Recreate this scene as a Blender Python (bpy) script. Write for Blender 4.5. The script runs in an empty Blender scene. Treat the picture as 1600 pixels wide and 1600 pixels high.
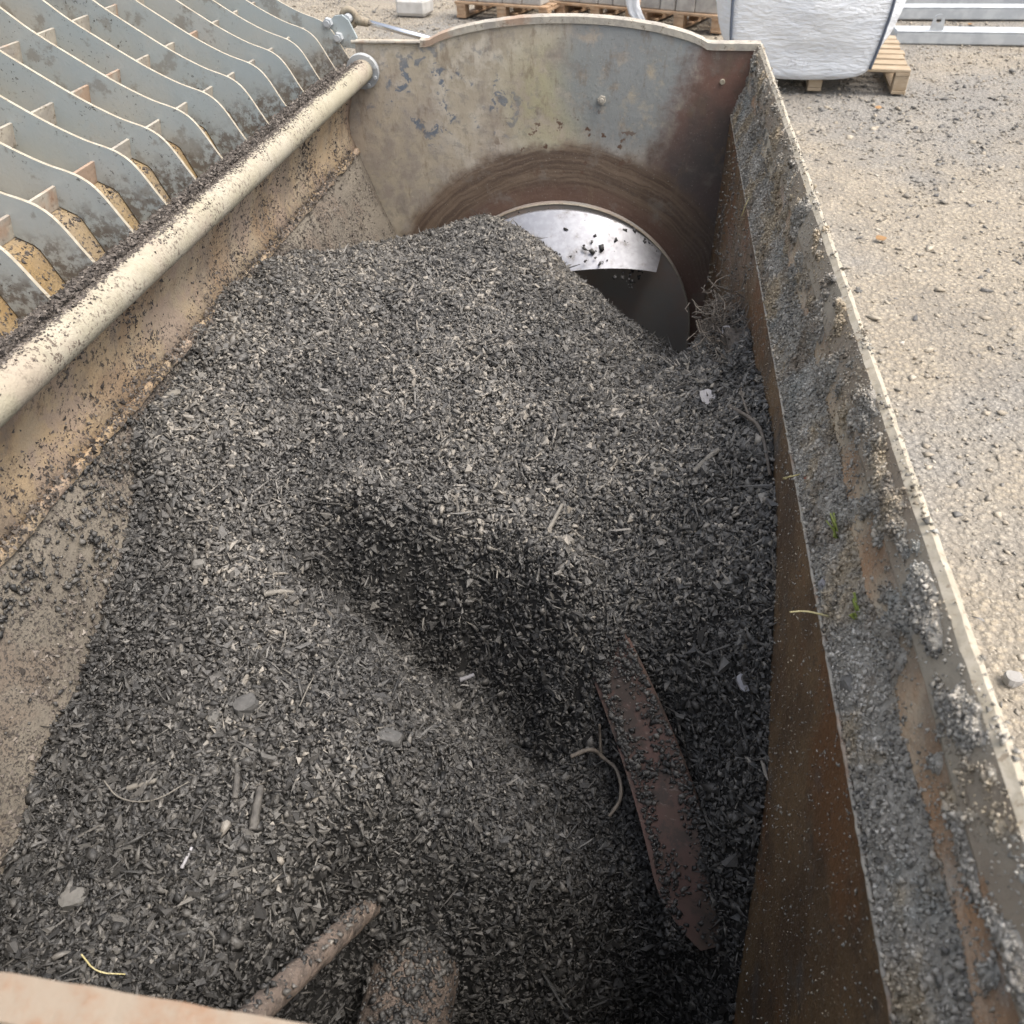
import bpy, math, random
import numpy as np
from mathutils import Vector, Matrix, noise as mnoise

rng = np.random.default_rng(7)
random.seed(7)
SC = bpy.context.scene
COL = SC.collection

# ------------------------------------------------------------------ camera
cam_d = bpy.data.cameras.new('camera')
cam = bpy.data.objects.new('camera', cam_d)
COL.objects.link(cam)
_right = Vector((0.989, 0.145, -0.020)); _up = Vector((-0.079, 0.647, 0.758)); _fwd = Vector((-0.123, 0.749, -0.651))
_fwd.normalize(); _right = (_right - _fwd * _right.dot(_fwd)).normalized(); _up = _right.cross(_fwd)
cam.matrix_world = Matrix(((_right.x, _up.x, -_fwd.x, 0.7415), (_right.y, _up.y, -_fwd.y, -2.3372), (_right.z, _up.z, -_fwd.z, 0.4657), (0, 0, 0, 1)))
cam_d.sensor_width = 36
cam_d.lens = 36 * 1300 / 1600
cam_d.clip_start = 0.02; cam_d.clip_end = 300
cam_d.dof.use_dof = True
cam_d.dof.focus_distance = 1.3
cam_d.dof.aperture_fstop = 11.0
SC.camera = cam

# ------------------------------------------------------------------ world, sun, exposure
SUN_EL, SUN_AZ = math.radians(62), math.radians(-14)        # azimuth measured from +X towards +Y
world = bpy.data.worlds.new('World'); SC.world = world; world.use_nodes = True
wt = world.node_tree; wt.nodes.clear()
sky = wt.nodes.new('ShaderNodeTexSky'); sky.sky_type = 'NISHITA'; sky.sun_disc = False
sky.sun_elevation = SUN_EL; sky.sun_rotation = math.radians(90) - SUN_AZ
sky.dust_density = 4.0; sky.air_density = 1.2; sky.altitude = 50
hsv = wt.nodes.new('ShaderNodeHueSaturation'); hsv.inputs['Saturation'].default_value = 0.42
bg = wt.nodes.new('ShaderNodeBackground'); bg.inputs['Strength'].default_value = 0.15
wo = wt.nodes.new('ShaderNodeOutputWorld')
wt.links.new(sky.outputs[0], hsv.inputs['Color']); wt.links.new(hsv.outputs[0], bg.inputs['Color']); wt.links.new(bg.outputs[0], wo.inputs[0])
sun_d = bpy.data.lights.new('sun', 'SUN'); sun_d.energy = 1.7; sun_d.angle = math.radians(38); sun_d.color = (1.0, 0.925, 0.82)
sun = bpy.data.objects.new('sun', sun_d); COL.objects.link(sun)
_sd = Vector((math.cos(SUN_EL) * math.cos(SUN_AZ), math.cos(SUN_EL) * math.sin(SUN_AZ), math.sin(SUN_EL)))
sun.rotation_euler = _sd.to_track_quat('Z', 'Y').to_euler(); sun.location = (3, 0, 4)
SC.view_settings.view_transform = 'Standard'; SC.view_settings.look = 'None'
SC.view_settings.exposure = 0.92; SC.view_settings.gamma = 1.0; SC.view_settings.use_curve_mapping = False
SC.render.engine = 'CYCLES'
SC.cycles.use_denoising = True
SC.cycles.use_adaptive_sampling = True; SC.cycles.adaptive_threshold = 0.025
SC.cycles.max_bounces = 6; SC.cycles.diffuse_bounces = 4; SC.cycles.glossy_bounces = 3
SC.cycles.caustics_reflective = False; SC.cycles.caustics_refractive = False

G = -1.25                                  # ground level; bucket rim is z = 0
AX, AZ = 0.525, -0.79                      # axis of the mixing shaft

# ------------------------------------------------------------------ node helpers
class NT:
    def __init__(s, name):
        s.m = bpy.data.materials.new(name); s.m.use_nodes = True
        s.t = s.m.node_tree; s.b = s.t.nodes['Principled BSDF']; s._p = None
    def new(s, kind, **kw):
        n = s.t.nodes.new(kind)
        for k, v in kw.items(): setattr(n, k, v)
        return n
    def put(s, sock, v):
        if isinstance(v, bpy.types.NodeSocket): s.t.links.new(v, sock)
        elif v is not None:
            if isinstance(v, (tuple, list)) and len(v) == 3 and sock.type == 'RGBA': v = (*v, 1)
            sock.default_value = v
    @property
    def pos(s):
        if s._p is None: s._p = s.new('ShaderNodeTexCoord').outputs['Object']
        return s._p
    def mapv(s, scale=(1, 1, 1), rot=(0, 0, 0), loc=(0, 0, 0), vec=None):
        n = s.new('ShaderNodeMapping'); s.put(n.inputs['Vector'], vec or s.pos)
        n.inputs['Scale'].default_value = scale; n.inputs['Rotation'].default_value = rot; n.inputs['Location'].default_value = loc
        return n.outputs[0]
    def noise(s, scale, detail=4, rough=.55, vec=None, dist=0.0):
        n = s.new('ShaderNodeTexNoise'); s.put(n.inputs['Vector'], vec or s.pos)
        n.inputs['Scale'].default_value = scale; n.inputs['Detail'].default_value = detail
        n.inputs['Roughness'].default_value = rough; n.inputs['Distortion'].default_value = dist
        return n.outputs['Fac']
    def vor(s, scale, vec=None, out='Distance', feature='F1'):
        n = s.new('ShaderNodeTexVoronoi', feature=feature); s.put(n.inputs['Vector'], vec or s.pos); n.inputs['Scale'].default_value = scale
        return n.outputs[out]
    def rng(s, v, a, b, c=0.0, d=1.0, smooth=True):
        n = s.new('ShaderNodeMapRange'); n.interpolation_type = 'SMOOTHSTEP' if smooth else 'LINEAR'
        s.put(n.inputs['Value'], v)
        for i, x in zip((1, 2, 3, 4), (a, b, c, d)): n.inputs[i].default_value = x
        return n.outputs[0]
    def math(s, op, a, b=0.0, clamp=False):
        n = s.new('ShaderNodeMath', operation=op, use_clamp=clamp); s.put(n.inputs[0], a); s.put(n.inputs[1], b); return n.outputs[0]
    def mix(s, f, a, b, blend='MIX'):
        n = s.new('ShaderNodeMix', data_type='RGBA', blend_type=blend); s.put(n.inputs[0], f); s.put(n.inputs[6], a); s.put(n.inputs[7], b); return n.outputs[2]
    def sep(s, i):
        n = s.new('ShaderNodeSeparateXYZ'); s.put(n.inputs[0], s.pos); return n.outputs[i]
    def dist(s, p, scale=(1, 1, 1)):
        v = s.mapv(scale=scale); n = s.new('ShaderNodeVectorMath', operation='DISTANCE'); s.put(n.inputs[0], v)
        n.inputs[1].default_value = [a * b for a, b in zip(p, scale)]; return n.outputs['Value']
    def attr(s, name):
        return s.new('ShaderNodeAttribute', attribute_name=name).outputs['Fac']
    def bump(s, h, strength=.4, dist=.01, prev=None):
        n = s.new('ShaderNodeBump'); s.put(n.inputs['Height'], h); n.inputs['Strength'].default_value = strength
        n.inputs['Distance'].default_value = dist
        if prev is not None: s.put(n.inputs['Normal'], prev)
        return n.outputs[0]
    def done(s, col, rough=.6, metal=0.0, bump=None, spec=None):
        s.put(s.b.inputs['Base Color'], col); s.put(s.b.inputs['Roughness'], rough); s.put(s.b.inputs['Metallic'], metal)
        if bump is not None: s.put(s.b.inputs['Normal'], bump)
        if spec is not None: s.b.inputs['Specular IOR Level'].default_value = spec
        return s.m

M = {}
def build_materials():
    # far plate: worn paint, bare steel, rust
    n = NT('weathered_plate')
    x, z = n.sep(0), n.sep(2)
    big = n.noise(5, 6, .6); mid = n.noise(18, 8, .65); fine = n.noise(90, 8, .7)
    c = n.mix(n.rng(big, .35, .65), (.50, .43, .33), (.39, .335, .255))
    c = n.mix(n.rng(mid, .45, .62), c, (.56, .50, .41))
    c = n.mix(n.rng(n.noise(34, 9, .72), .52, .60, 0, .55), c, (.30, .27, .235))
    c = n.mix(n.rng(n.noise(2.6, 3), .48, .62, 0, .4), c, (.44, .36, .31))
    ol = n.math('MULTIPLY', n.rng(n.dist((.50, 0, -.13), (1, 0, 1)), .2, .06), n.rng(mid, .35, .6))
    c = n.mix(n.math('MULTIPLY', ol, .6), c, (.36, .33, .16))
    xw = n.math('ADD', x, n.math('MULTIPLY', n.math('SUBTRACT', mid, .5), .22))
    steel = n.math('MULTIPLY', n.rng(n.dist((.70, 0, -.07), (1, 0, .95)), .24, .14), n.rng(mid, .3, .5))
    c = n.mix(n.math('MULTIPLY', steel, .85), c, (.25, .27, .275))
    zz = n.math('ADD', xw, n.math('MULTIPLY', z, -.35))                       # rust takes over towards the right
    red = n.rng(zz, .82, .90)
    rcol = n.mix(n.rng(n.noise(9, 5), .4, .62), (.24, .135, .105), (.16, .11, .088))
    c = n.mix(red, c, rcol)
    dk = n.rng(n.dist((.90, 0, -.38), (1.3, 0, .8)), .26, .10)  # lower right: damp dark metal, with some of the right wall's shade painted in
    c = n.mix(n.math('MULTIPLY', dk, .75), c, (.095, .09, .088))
    # dull pink-brown bare patch low left
    lo = n.rng(n.dist((.06, 0, -.33), (1, 0, .7)), .22, .05)
    c = n.mix(n.math('MULTIPLY', lo, n.rng(mid, .4, .6)), c, (.34, .29, .24))
    # ring scoured by the turning flights
    r = n.dist((AX, 0, AZ), (1, 0, 1))
    rn = n.math('ADD', r, n.math('MULTIPLY', n.math('SUBTRACT', mid, .5), .07))
    ring = n.rng(rn, .565, .525)
    cv = n.new('ShaderNodeCombineXYZ'); n.put(cv.inputs[0], n.math('ADD', r, n.math('MULTIPLY', n.noise(5, 4, .6), .05))); n.put(cv.inputs[1], n.math('MULTIPLY', x, .03))
    streak = n.noise(110, 5, .7, vec=cv.outputs[0])
    rc = n.mix(n.rng(streak, .4, .62), (.12, .082, .06), (.215, .155, .11))
    rc = n.mix(n.rng(r, .46, .42, 0, .8), rc, (.16, .095, .072))
    c = n.mix(n.math('MULTIPLY', ring, n.rng(x, .98, .8, .5, 1)), c, rc)
    # slate blue paint left in flakes
    band = n.rng(n.dist((.20, 0, -.14), (.9, 0, 1.5)), .27, .10)
    fl = n.math('MULTIPLY', n.rng(n.noise(34, 9, .68, dist=.5), .545, .565), n.rng(n.noise(9, 4), .47, .53))
    c = n.mix(n.math('MULTIPLY', fl, band), c, (.155, .18, .215))
    rs = n.math('MULTIPLY', n.rng(n.noise(30, 5, .6), .60, .63), n.rng(n.dist((.55, 0, -.25), (1, 0, 2.2)), .3, .1))
    c = n.mix(rs, c, (.13, .075, .05))
    c = n.mix(n.rng(fine, .56, .70, 0, .55), c, (.11, .093, .077))
    c = n.mix(n.rng(n.noise(200, 3), .62, .72, 0, .5), c, (.52, .48, .40))
    c = n.mix(n.rng(n.noise(16, 8, .72, vec=n.mapv((1.6, 1, .55))), .53, .66, 0, .55), c, (.20, .145, .10))
    c = n.mix(n.rng(n.noise(11, 7, .7), .54, .66, 0, .5), c, (.24, .21, .18))
    b = n.bump(n.math('ADD', mid, n.math('MULTIPLY', fine, .5)), .35, .006)
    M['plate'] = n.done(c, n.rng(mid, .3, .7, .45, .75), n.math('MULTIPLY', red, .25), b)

    def dusty(name, a, bcol, speck, thr, sscale=120, extra=None, rough=.85, bumps=.4):
        n = NT(name)
        big = n.noise(7, 6, .65); mid = n.noise(40, 8, .7)
        c = n.mix(n.rng(big, .35, .65), a, bcol)
        if extra: c = n.mix(n.math('MULTIPLY', n.rng(n.noise(4.3, 5, .6), .52, .62), .7), c, extra)
        c = n.mix(n.rng(mid, .5, .75, 0, .5), c, tuple(v * .55 for v in a))
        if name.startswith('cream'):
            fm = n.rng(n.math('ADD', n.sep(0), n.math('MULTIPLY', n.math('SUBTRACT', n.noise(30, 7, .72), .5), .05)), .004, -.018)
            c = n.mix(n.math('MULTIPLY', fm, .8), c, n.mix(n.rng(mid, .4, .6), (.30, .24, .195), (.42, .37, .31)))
        if name.startswith('ochre_dusty'):
            c = n.mix(n.rng(n.noise(13, 8, .72, vec=n.mapv((1, 1, .5))), .50, .60, 0, .7), c, (.27, .215, .165))
            c = n.mix(n.rng(n.noise(5, 6, .7), .52, .60, 0, .6), c, (.40, .30, .24))
        sp = n.math('MULTIPLY', n.rng(n.noise(sscale, 6, .75), thr, thr + .04), n.rng(n.noise(9, 4, .6), .38, .6))
        c = n.mix(sp, c, speck)
        return n.done(c, rough, 0, n.bump(n.math('ADD', mid, n.noise(260, 3)), bumps, .004))
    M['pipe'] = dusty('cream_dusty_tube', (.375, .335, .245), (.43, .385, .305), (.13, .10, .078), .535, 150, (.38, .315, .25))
    M['ochre'] = dusty('ochre_dusty_sheet', (.50, .36, .215), (.43, .345, .245), (.085, .068, .056), .535, 120, (.30, .20, .125))
    M['lowwall'] = dusty('dust_coated_trough_sheet', (.165, .143, .115), (.205, .178, .142), (.06, .052, .046), .515, 230, (.17, .13, .10))
    M['hood'] = dusty('ochre_hood_sheet', (.33, .235, .115), (.29, .225, .15), (.08, .066, .055), .54, 130, (.27, .175, .075))

    # grate: grey-blue paint with dust, specks, and bare pale edges
    n = NT('grey_grate_paint'); n._p = n.new('ShaderNodeNewGeometry').outputs['Position']
    big = n.noise(4.5, 6, .6); mid = n.noise(25, 8, .7)
    c = n.mix(n.rng(big, .35, .65), (.38, .43, .445), (.45, .47, .455))
    c = n.mix(n.rng(n.noise(3.1, 4, .6), .55, .66, 0, .65), c, (.20, .235, .275))
    c = n.mix(n.rng(n.noise(2.3, 5, .6), .55, .7, 0, .7), c, (.38, .32, .24))
    c = n.mix(n.rng(mid, .55, .75, 0, .45), c, (.46, .44, .39))
    sp = n.math('MULTIPLY', n.rng(n.noise(130, 5, .75), .60, .635), n.rng(n.noise(6, 3), .40, .6))
    c = n.mix(sp, c, (.07, .065, .06))
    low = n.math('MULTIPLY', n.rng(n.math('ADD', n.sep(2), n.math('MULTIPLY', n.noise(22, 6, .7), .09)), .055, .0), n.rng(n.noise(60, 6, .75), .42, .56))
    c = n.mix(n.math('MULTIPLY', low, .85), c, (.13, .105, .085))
    c = n.mix(n.math('MULTIPLY', n.rng(n.noise(11, 6, .7), .55, .62), .55), c, (.22, .20, .17))
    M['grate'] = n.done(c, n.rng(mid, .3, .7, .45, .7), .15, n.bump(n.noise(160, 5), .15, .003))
    n = NT('worn_pale_edge')
    c = n.mix(n.rng(n.noise(60, 5), .4, .65), (.37, .325, .25), (.46, .41, .33))
    c = n.mix(n.rng(n.noise(140, 4), .6, .68, 0, .7), c, (.20, .15, .10))
    M['edge'] = n.done(c, .6, 0, n.bump(n.noise(220, 4), .3, .002))
    n = NT('dusty_edge_strip')
    c = n.mix(n.rng(n.noise(25, 6, .7), .38, .62), (.46, .42, .35), (.34, .31, .27))
    c = n.mix(n.rng(n.noise(70, 6, .75), .56, .64, 0, .8), c, (.15, .115, .085))
    c = n.mix(n.rng(n.noise(8, 4), .52, .62, 0, .6), c, (.36, .21, .13))
    M['strip'] = n.done(c, .7, 0, n.bump(n.noise(120, 6), .4, .003))
    n = NT('rusty_rim')
    c = n.mix(n.rng(n.noise(30, 6, .7), .4, .62), (.27, .215, .16), (.25, .15, .09))
    c = n.mix(n.rng(n.noise(13, 4, .6, vec=n.mapv((.3, 1, 1))), .5, .66), c, (.36, .32, .27))
    M['rim'] = n.done(c, .6, 0, n.bump(n.noise(120, 6), .3, .003))
    n = NT('teal_grey_paint')
    M['teal'] = n.done(n.mix(n.rng(n.noise(12, 5), .4, .7), (.16, .19, .19), (.22, .21, .18)), .6)

    # right wall: brown wet rust with light grains and drips
    n = NT('brown_rust_wall')
    st = n.mapv((14, 3, 2.2))
    big = n.noise(3, 6, .6, vec=st); mid = n.noise(30, 8, .7)
    c = n.mix(n.rng(big, .35, .65), (.11, .070, .042), (.21, .135, .072))
    c = n.mix(n.rng(n.noise(5, 5, .6), .5, .64), c, (.20, .10, .045))
    c = n.mix(n.rng(n.noise(6.5, 4, .6), .54, .7, 0, .7), c, (.12, .115, .11))
    c = n.mix(n.rng(mid, .55, .7, 0, .6), c, (.045, .036, .030))
    c = n.mix(n.rng(n.noise(330, 4, .8), .60, .66, 0, .6), c, (.36, .31, .24))
    M['rust'] = n.done(c, n.rng(mid, .35, .65, .32, .6), .1, n.bump(n.math('ADD', mid, n.noise(180, 4)), .5, .005))
    n = NT('lip_wall_rust')
    st = n.mapv((14, 3, 2.2))
    c = n.mix(n.rng(n.noise(3, 6, .6, vec=st), .35, .65), (.26, .205, .145), (.35, .30, .225))
    c = n.mix(n.rng(n.noise(4, 5, .6), .48, .62), c, (.24, .145, .08))
    c = n.mix(n.rng(n.noise(7, 4, .6), .5, .66, 0, .8), c, (.27, .26, .235))
    c = n.mix(n.rng(n.noise(45, 7, .7), .56, .7, 0, .6), c, (.10, .085, .065))
    c = n.mix(n.rng(n.noise(330, 4, .8), .58, .66, 0, .6), c, (.52, .47, .39))
    M['liprust'] = n.done(c, .62, .05, n.bump(n.math('ADD', n.noise(45, 7, .7), n.noise(190, 4)), .5, .005))
    n = NT('dusty_lip_face')
    c = n.mix(n.rng(n.noise(5, 5, .6), .4, .65), (.36, .315, .25), (.27, .215, .16))
    c = n.mix(n.rng(n.noise(60, 7, .75), .58, .66, 0, .8), c, (.14, .115, .09))
    M['lipface'] = n.done(c, .75, 0, n.bump(n.noise(110, 6, .7), .5, .004))

    # steel parts
    n = NT('polished_steel')
    sc = n.noise(60, 4, .6)
    c = n.mix(n.rng(sc, .4, .65), (.36, .36, .385), (.42, .42, .445))
    c = n.mix(n.rng(n.noise(20, 7, .72), .50, .68, 0, .7), c, (.22, .20, .18))
    M['polished'] = n.done(c, n.rng(n.noise(20, 7, .72), .5, .68, .45, .7), .75)
    n = NT('dark_scoured_steel')
    c = n.mix(n.rng(n.noise(8, 6, .65), .4, .65), (.28, .26, .235), (.32, .25, .21))
    M['darksteel'] = n.done(c, n.rng(n.noise(20, 5), .35, .65, .5, .7), .1, n.bump(n.noise(70, 6), .2, .003))
    n = NT('red_brown_flight')
    c = n.mix(n.rng(n.noise(7, 6, .65), .4, .62), (.15, .092, .078), (.12, .09, .072))
    c = n.mix(n.rng(n.noise(60, 6, .7), .55, .7, 0, .7), c, (.06, .05, .045))
    c = n.mix(n.rng(n.noise(16, 6, .7), .5, .6, 0, .75), c, (.075, .065, .058))
    c = n.mix(n.rng(n.noise(120, 5, .7, vec=n.mapv((.25, 1, 1))), .60, .68, 0, .6), c, (.30, .24, .21))
    M['flight'] = n.done(c, .5, .15, n.bump(n.noise(90, 6), .08, .002))
    n = NT('rusty_arm')
    c = n.mix(n.rng(n.noise(70, 7, .7, vec=n.mapv((1, .6, 1))), .42, .62), (.25, .195, .16), (.10, .082, .07))
    c = n.mix(n.rng(n.noise(140, 5), .6, .7, 0, .8), c, (.40, .34, .28))
    M['arm'] = n.done(c, .6, .1, n.bump(n.math('ADD', n.noise(130, 6, .7), n.noise(45, 5, .7)), .9, .006))
    n = NT('chrome_rod')
    M['chrome'] = n.done((.82, .82, .84), .22, 1.0)
    n = NT('galvanised_steel')
    c = n.mix(n.rng(n.noise(9, 5), .4, .65), (.44, .46, .48), (.54, .56, .57))
    M['galv'] = n.done(c, .55, .2, n.bump(n.noise(60, 5), .1, .003))

    # granular stuff: colour per grain from the attribute 'tint'
    def grains(name, stops, rough=.7, spec=.35):
        n = NT(name)
        r = n.new('ShaderNodeValToRGB'); n.put(r.inputs[0], n.attr('tint'))
        els = r.color_ramp.elements
        while len(els) < len(stops): els.new(.5)
        for e, (p, c) in zip(els, stops): e.position = p; e.color = (*c, 1)
        f = n.noise(260, 4, .7)
        c = n.mix(n.rng(f, .45, .75, 0, .45), r.outputs[0], n.mix(.7, r.outputs[0], (.03, .028, .026)), 'MIX')
        return n.done(c, rough, 0, n.bump(f, .4, .002), spec)
    M['char'] = grains('char_chips', [(0, (.024, .0235, .0235)), (.40, (.067, .064, .061)), (.75, (.135, .127, .117)), (.93, (.215, .20, .18)), (1, (.31, .28, .24))], .55, .55)
    M['charbase'] = NT('char_fines').done((.022, .021, .020), .8)
    M['crumb'] = grains('soil_crumbs', [(0, (.05, .044, .040)), (.5, (.125, .106, .092)), (.85, (.26, .225, .195)), (1, (.42, .38, .33))], .85, .3)
    def tinted(m):
        t = m.node_tree; b = t.nodes['Principled BSDF']; l = b.inputs['Base Color'].links[0]; src = l.from_socket
        n = NT.__new__(NT); n.m = m; n.t = t; n.b = b; n._p = None
        c = n.mix(n.rng(n.noise(7, 4, .6), .54, .62, 0, .6), src, n.mix(1.0, src, (.86, .94, 1.0), 'MULTIPLY'))
        c = n.mix(n.rng(n.noise(12, 5, .65), .50, .64, 0, .7), c, n.mix(1.0, src, (.62, .52, .42), 'MULTIPLY'))
        c = n.mix(n.rng(n.noise(9, 4, .6, vec=n.mapv(loc=(3, 1, 0))), .48, .60, 0, .85), c, n.mix(1.0, src, (1.12, .98, .78), 'MULTIPLY'))
        n.put(b.inputs['Base Color'], c); n.put(b.inputs['Normal'], n.bump(n.math('ADD', n.noise(140, 6, .75), n.noise(420, 3, .7)), .5, .004)); return m
    M['rimsoil'] = grains('rim_soil', [(0, (.15, .143, .133)), (.35, (.36, .336, .295)), (.8, (.56, .52, .46)), (1, (.70, .66, .60))], .85, .3); tinted(M['rimsoil'])
    M['gravel'] = grains('gravel', [(0, (.11, .108, .107)), (.30, (.235, .22, .20)), (.65, (.385, .33, .26)), (.92, (.50, .435, .345)), (1, (.58, .52, .44))], .8, .3)

    n = NT('gravel_ground')
    big = n.noise(.55, 5, .6); mid = n.noise(9, 8, .7); st = n.vor(38); st2 = n.vor(85)
    tan = n.mix(n.rng(mid, .35, .65), (.345, .287, .212), (.425, .36, .272))
    grey = n.mix(n.rng(n.noise(60, 4, .7), .35, .65), (.17, .17, .172), (.36, .34, .31))
    c = n.mix(n.math('MULTIPLY', n.rng(big, .42, .62), .85), tan, grey)
    c = n.mix(n.rng(n.noise(1.4, 5, .65, vec=n.mapv((1, .5, 1))), .52, .66, 0, .5), c, (.22, .195, .165))
    c = n.mix(n.rng(st, .25, .5, 0, .5), c, (.16, .145, .125))
    c = n.mix(n.rng(n.noise(120, 3), .58, .7, 0, .5), c, (.58, .53, .45))
    h = n.math('ADD', n.math('MULTIPLY', st, -1.0), n.math('ADD', n.math('MULTIPLY', st2, -.5), mid))
    M['ground'] = n.done(c, .9, 0, n.bump(h, .7, .02))

    n = NT('woven_white_bag')
    wv = n.noise(14, 5, .6, vec=n.mapv((1, 1, 3.5), (0, .25, 0)))
    c = n.mix(n.rng(n.noise(3, 4), .4, .7), (.84, .86, .89), (.76, .79, .84))
    sm = n.rng(n.dist((1.80, 4.62, -1.055), (.62, .3, 1.5)), .075, .04)
    c = n.mix(n.math('MULTIPLY', sm, n.rng(n.noise(38, 5, .7, vec=n.mapv((2.6, 1, .9))), .50, .62)), c, (.52, .52, .54))
    c = n.mix(n.rng(n.noise(7, 5, .65, vec=n.mapv((1, 1, 3))), .60, .72, 0, .35), c, (.50, .51, .53))
    M['bag'] = n.done(c, .5, 0, n.bump(wv, .6, .05), .4)
    M['seam'] = NT('dark_seam').done((.10, .12, .16), .7)
    n = NT('pallet_wood')
    g = n.noise(30, 6, .65, vec=n.mapv((.25, 1, 1)))
    c = n.mix(n.rng(g, .35, .65), (.33, .25, .165), (.44, .35, .25))
    M['wood'] = n.done(n.mix(n.rng(n.noise(5, 5), .5, .7, 0, .6), c, (.34, .25, .16)), .8, 0, n.bump(g, .3, .004))
    n = NT('aged_pallet_wood')
    g = n.noise(30, 6, .65, vec=n.mapv((.25, 1, 1)))
    c = n.mix(n.rng(g, .35, .65), (.36, .22, .125), (.46, .33, .22))
    M['oldwood'] = n.done(n.mix(n.rng(n.noise(5, 5), .5, .7, 0, .6), c, (.26, .19, .14)), .85, 0, n.bump(g, .3, .004))
    n = NT('concrete')
    c = n.mix(n.rng(n.noise(11, 6, .65), .35, .65), (.33, .31, .29), (.44, .42, .385))
    M['concrete'] = n.done(c, .9, 0, n.bump(n.noise(90, 6), .3, .004))
    M['film'] = NT('white_film').done((.74, .75, .77), .35)
    n = NT('foot_block')
    M['white'] = n.done(n.mix(n.rng(n.noise(12, 5), .4, .65), (.60, .58, .55), (.50, .48, .45)), .8)

    # debris
    def flat(name, a, b, scale=40, rough=.75):
        n = NT(name); f = n.noise(scale, 6, .65)
        return n.done(n.mix(n.rng(f, .35, .65), a, b), rough, 0, n.bump(f, .3, .003))
    M['clod'] = flat('dark_dirt_clod', (.055, .047, .04), (.12, .102, .086), 110, .9)
    M['pebble'] = flat('grey_pebble', (.12, .115, .105), (.19, .18, .165))
    M['darkstone'] = flat('dark_stone', (.075, .073, .07), (.13, .125, .12))
    M['stick'] = flat('charred_stick', (.07, .065, .06), (.13, .12, .108), 90)
    M['palewood'] = flat('pale_splinter', (.25, .23, .20), (.17, .155, .135), 90)
    M['flake'] = flat('pale_flake', (.40, .39, .41), (.30, .29, .30), 60, .5)
    M['straw'] = flat('yellow_straw', (.52, .44, .20), (.62, .54, .30))
    M['root'] = flat('brown_root', (.10, .084, .07), (.17, .145, .12), 90)
    M['weed'] = flat('green_weed', (.20, .27, .05), (.34, .38, .10))
    M['redchip'] = flat('red_chip', (.45, .16, .10), (.36, .14, .10))
    M['leaf'] = flat('orange_leaf', (.36, .20, .08), (.28, .16, .07))
build_materials()

# ------------------------------------------------------------------ mesh helpers
def mesh_obj(name, verts, faces, mat, parent=None, smooth=False, mats=None, fmat=None):
    me = bpy.data.meshes.new(name)
    me.from_pydata([tuple(v) for v in verts], [], faces)
    for m in (mats or [mat]): me.materials.append(m)
    if fmat: me.polygons.foreach_set('material_index', fmat)
    if smooth: me.polygons.foreach_set('use_smooth', [True] * len(me.polygons))
    me.update()
    return link(name, me, parent)
def link(name, me, parent=None):
    o = bpy.data.objects.new(name, me); COL.objects.link(o)
    if parent is not None: adopt(o, parent)
    return o
def adopt(o, parent):
    o.parent = parent
    o.matrix_parent_inverse = parent_world(parent).inverted()
def parent_world(p):
    w = p.matrix_basis.copy()
    if p.parent is not None: w = parent_world(p.parent) @ p.matrix_parent_inverse @ w
    return w
def tag(o, label=None, cat=None, group=None, kind=None):
    if label: o['label'] = label
    if cat: o['category'] = cat
    if group: o['group'] = group
    if kind: o['kind'] = kind
    return o
def thing(name, label, cat, loc, group=None):
    o = bpy.data.objects.new(name, None); COL.objects.link(o); o.location = loc; o.empty_display_size = .1
    return tag(o, label, cat, group)

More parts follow.
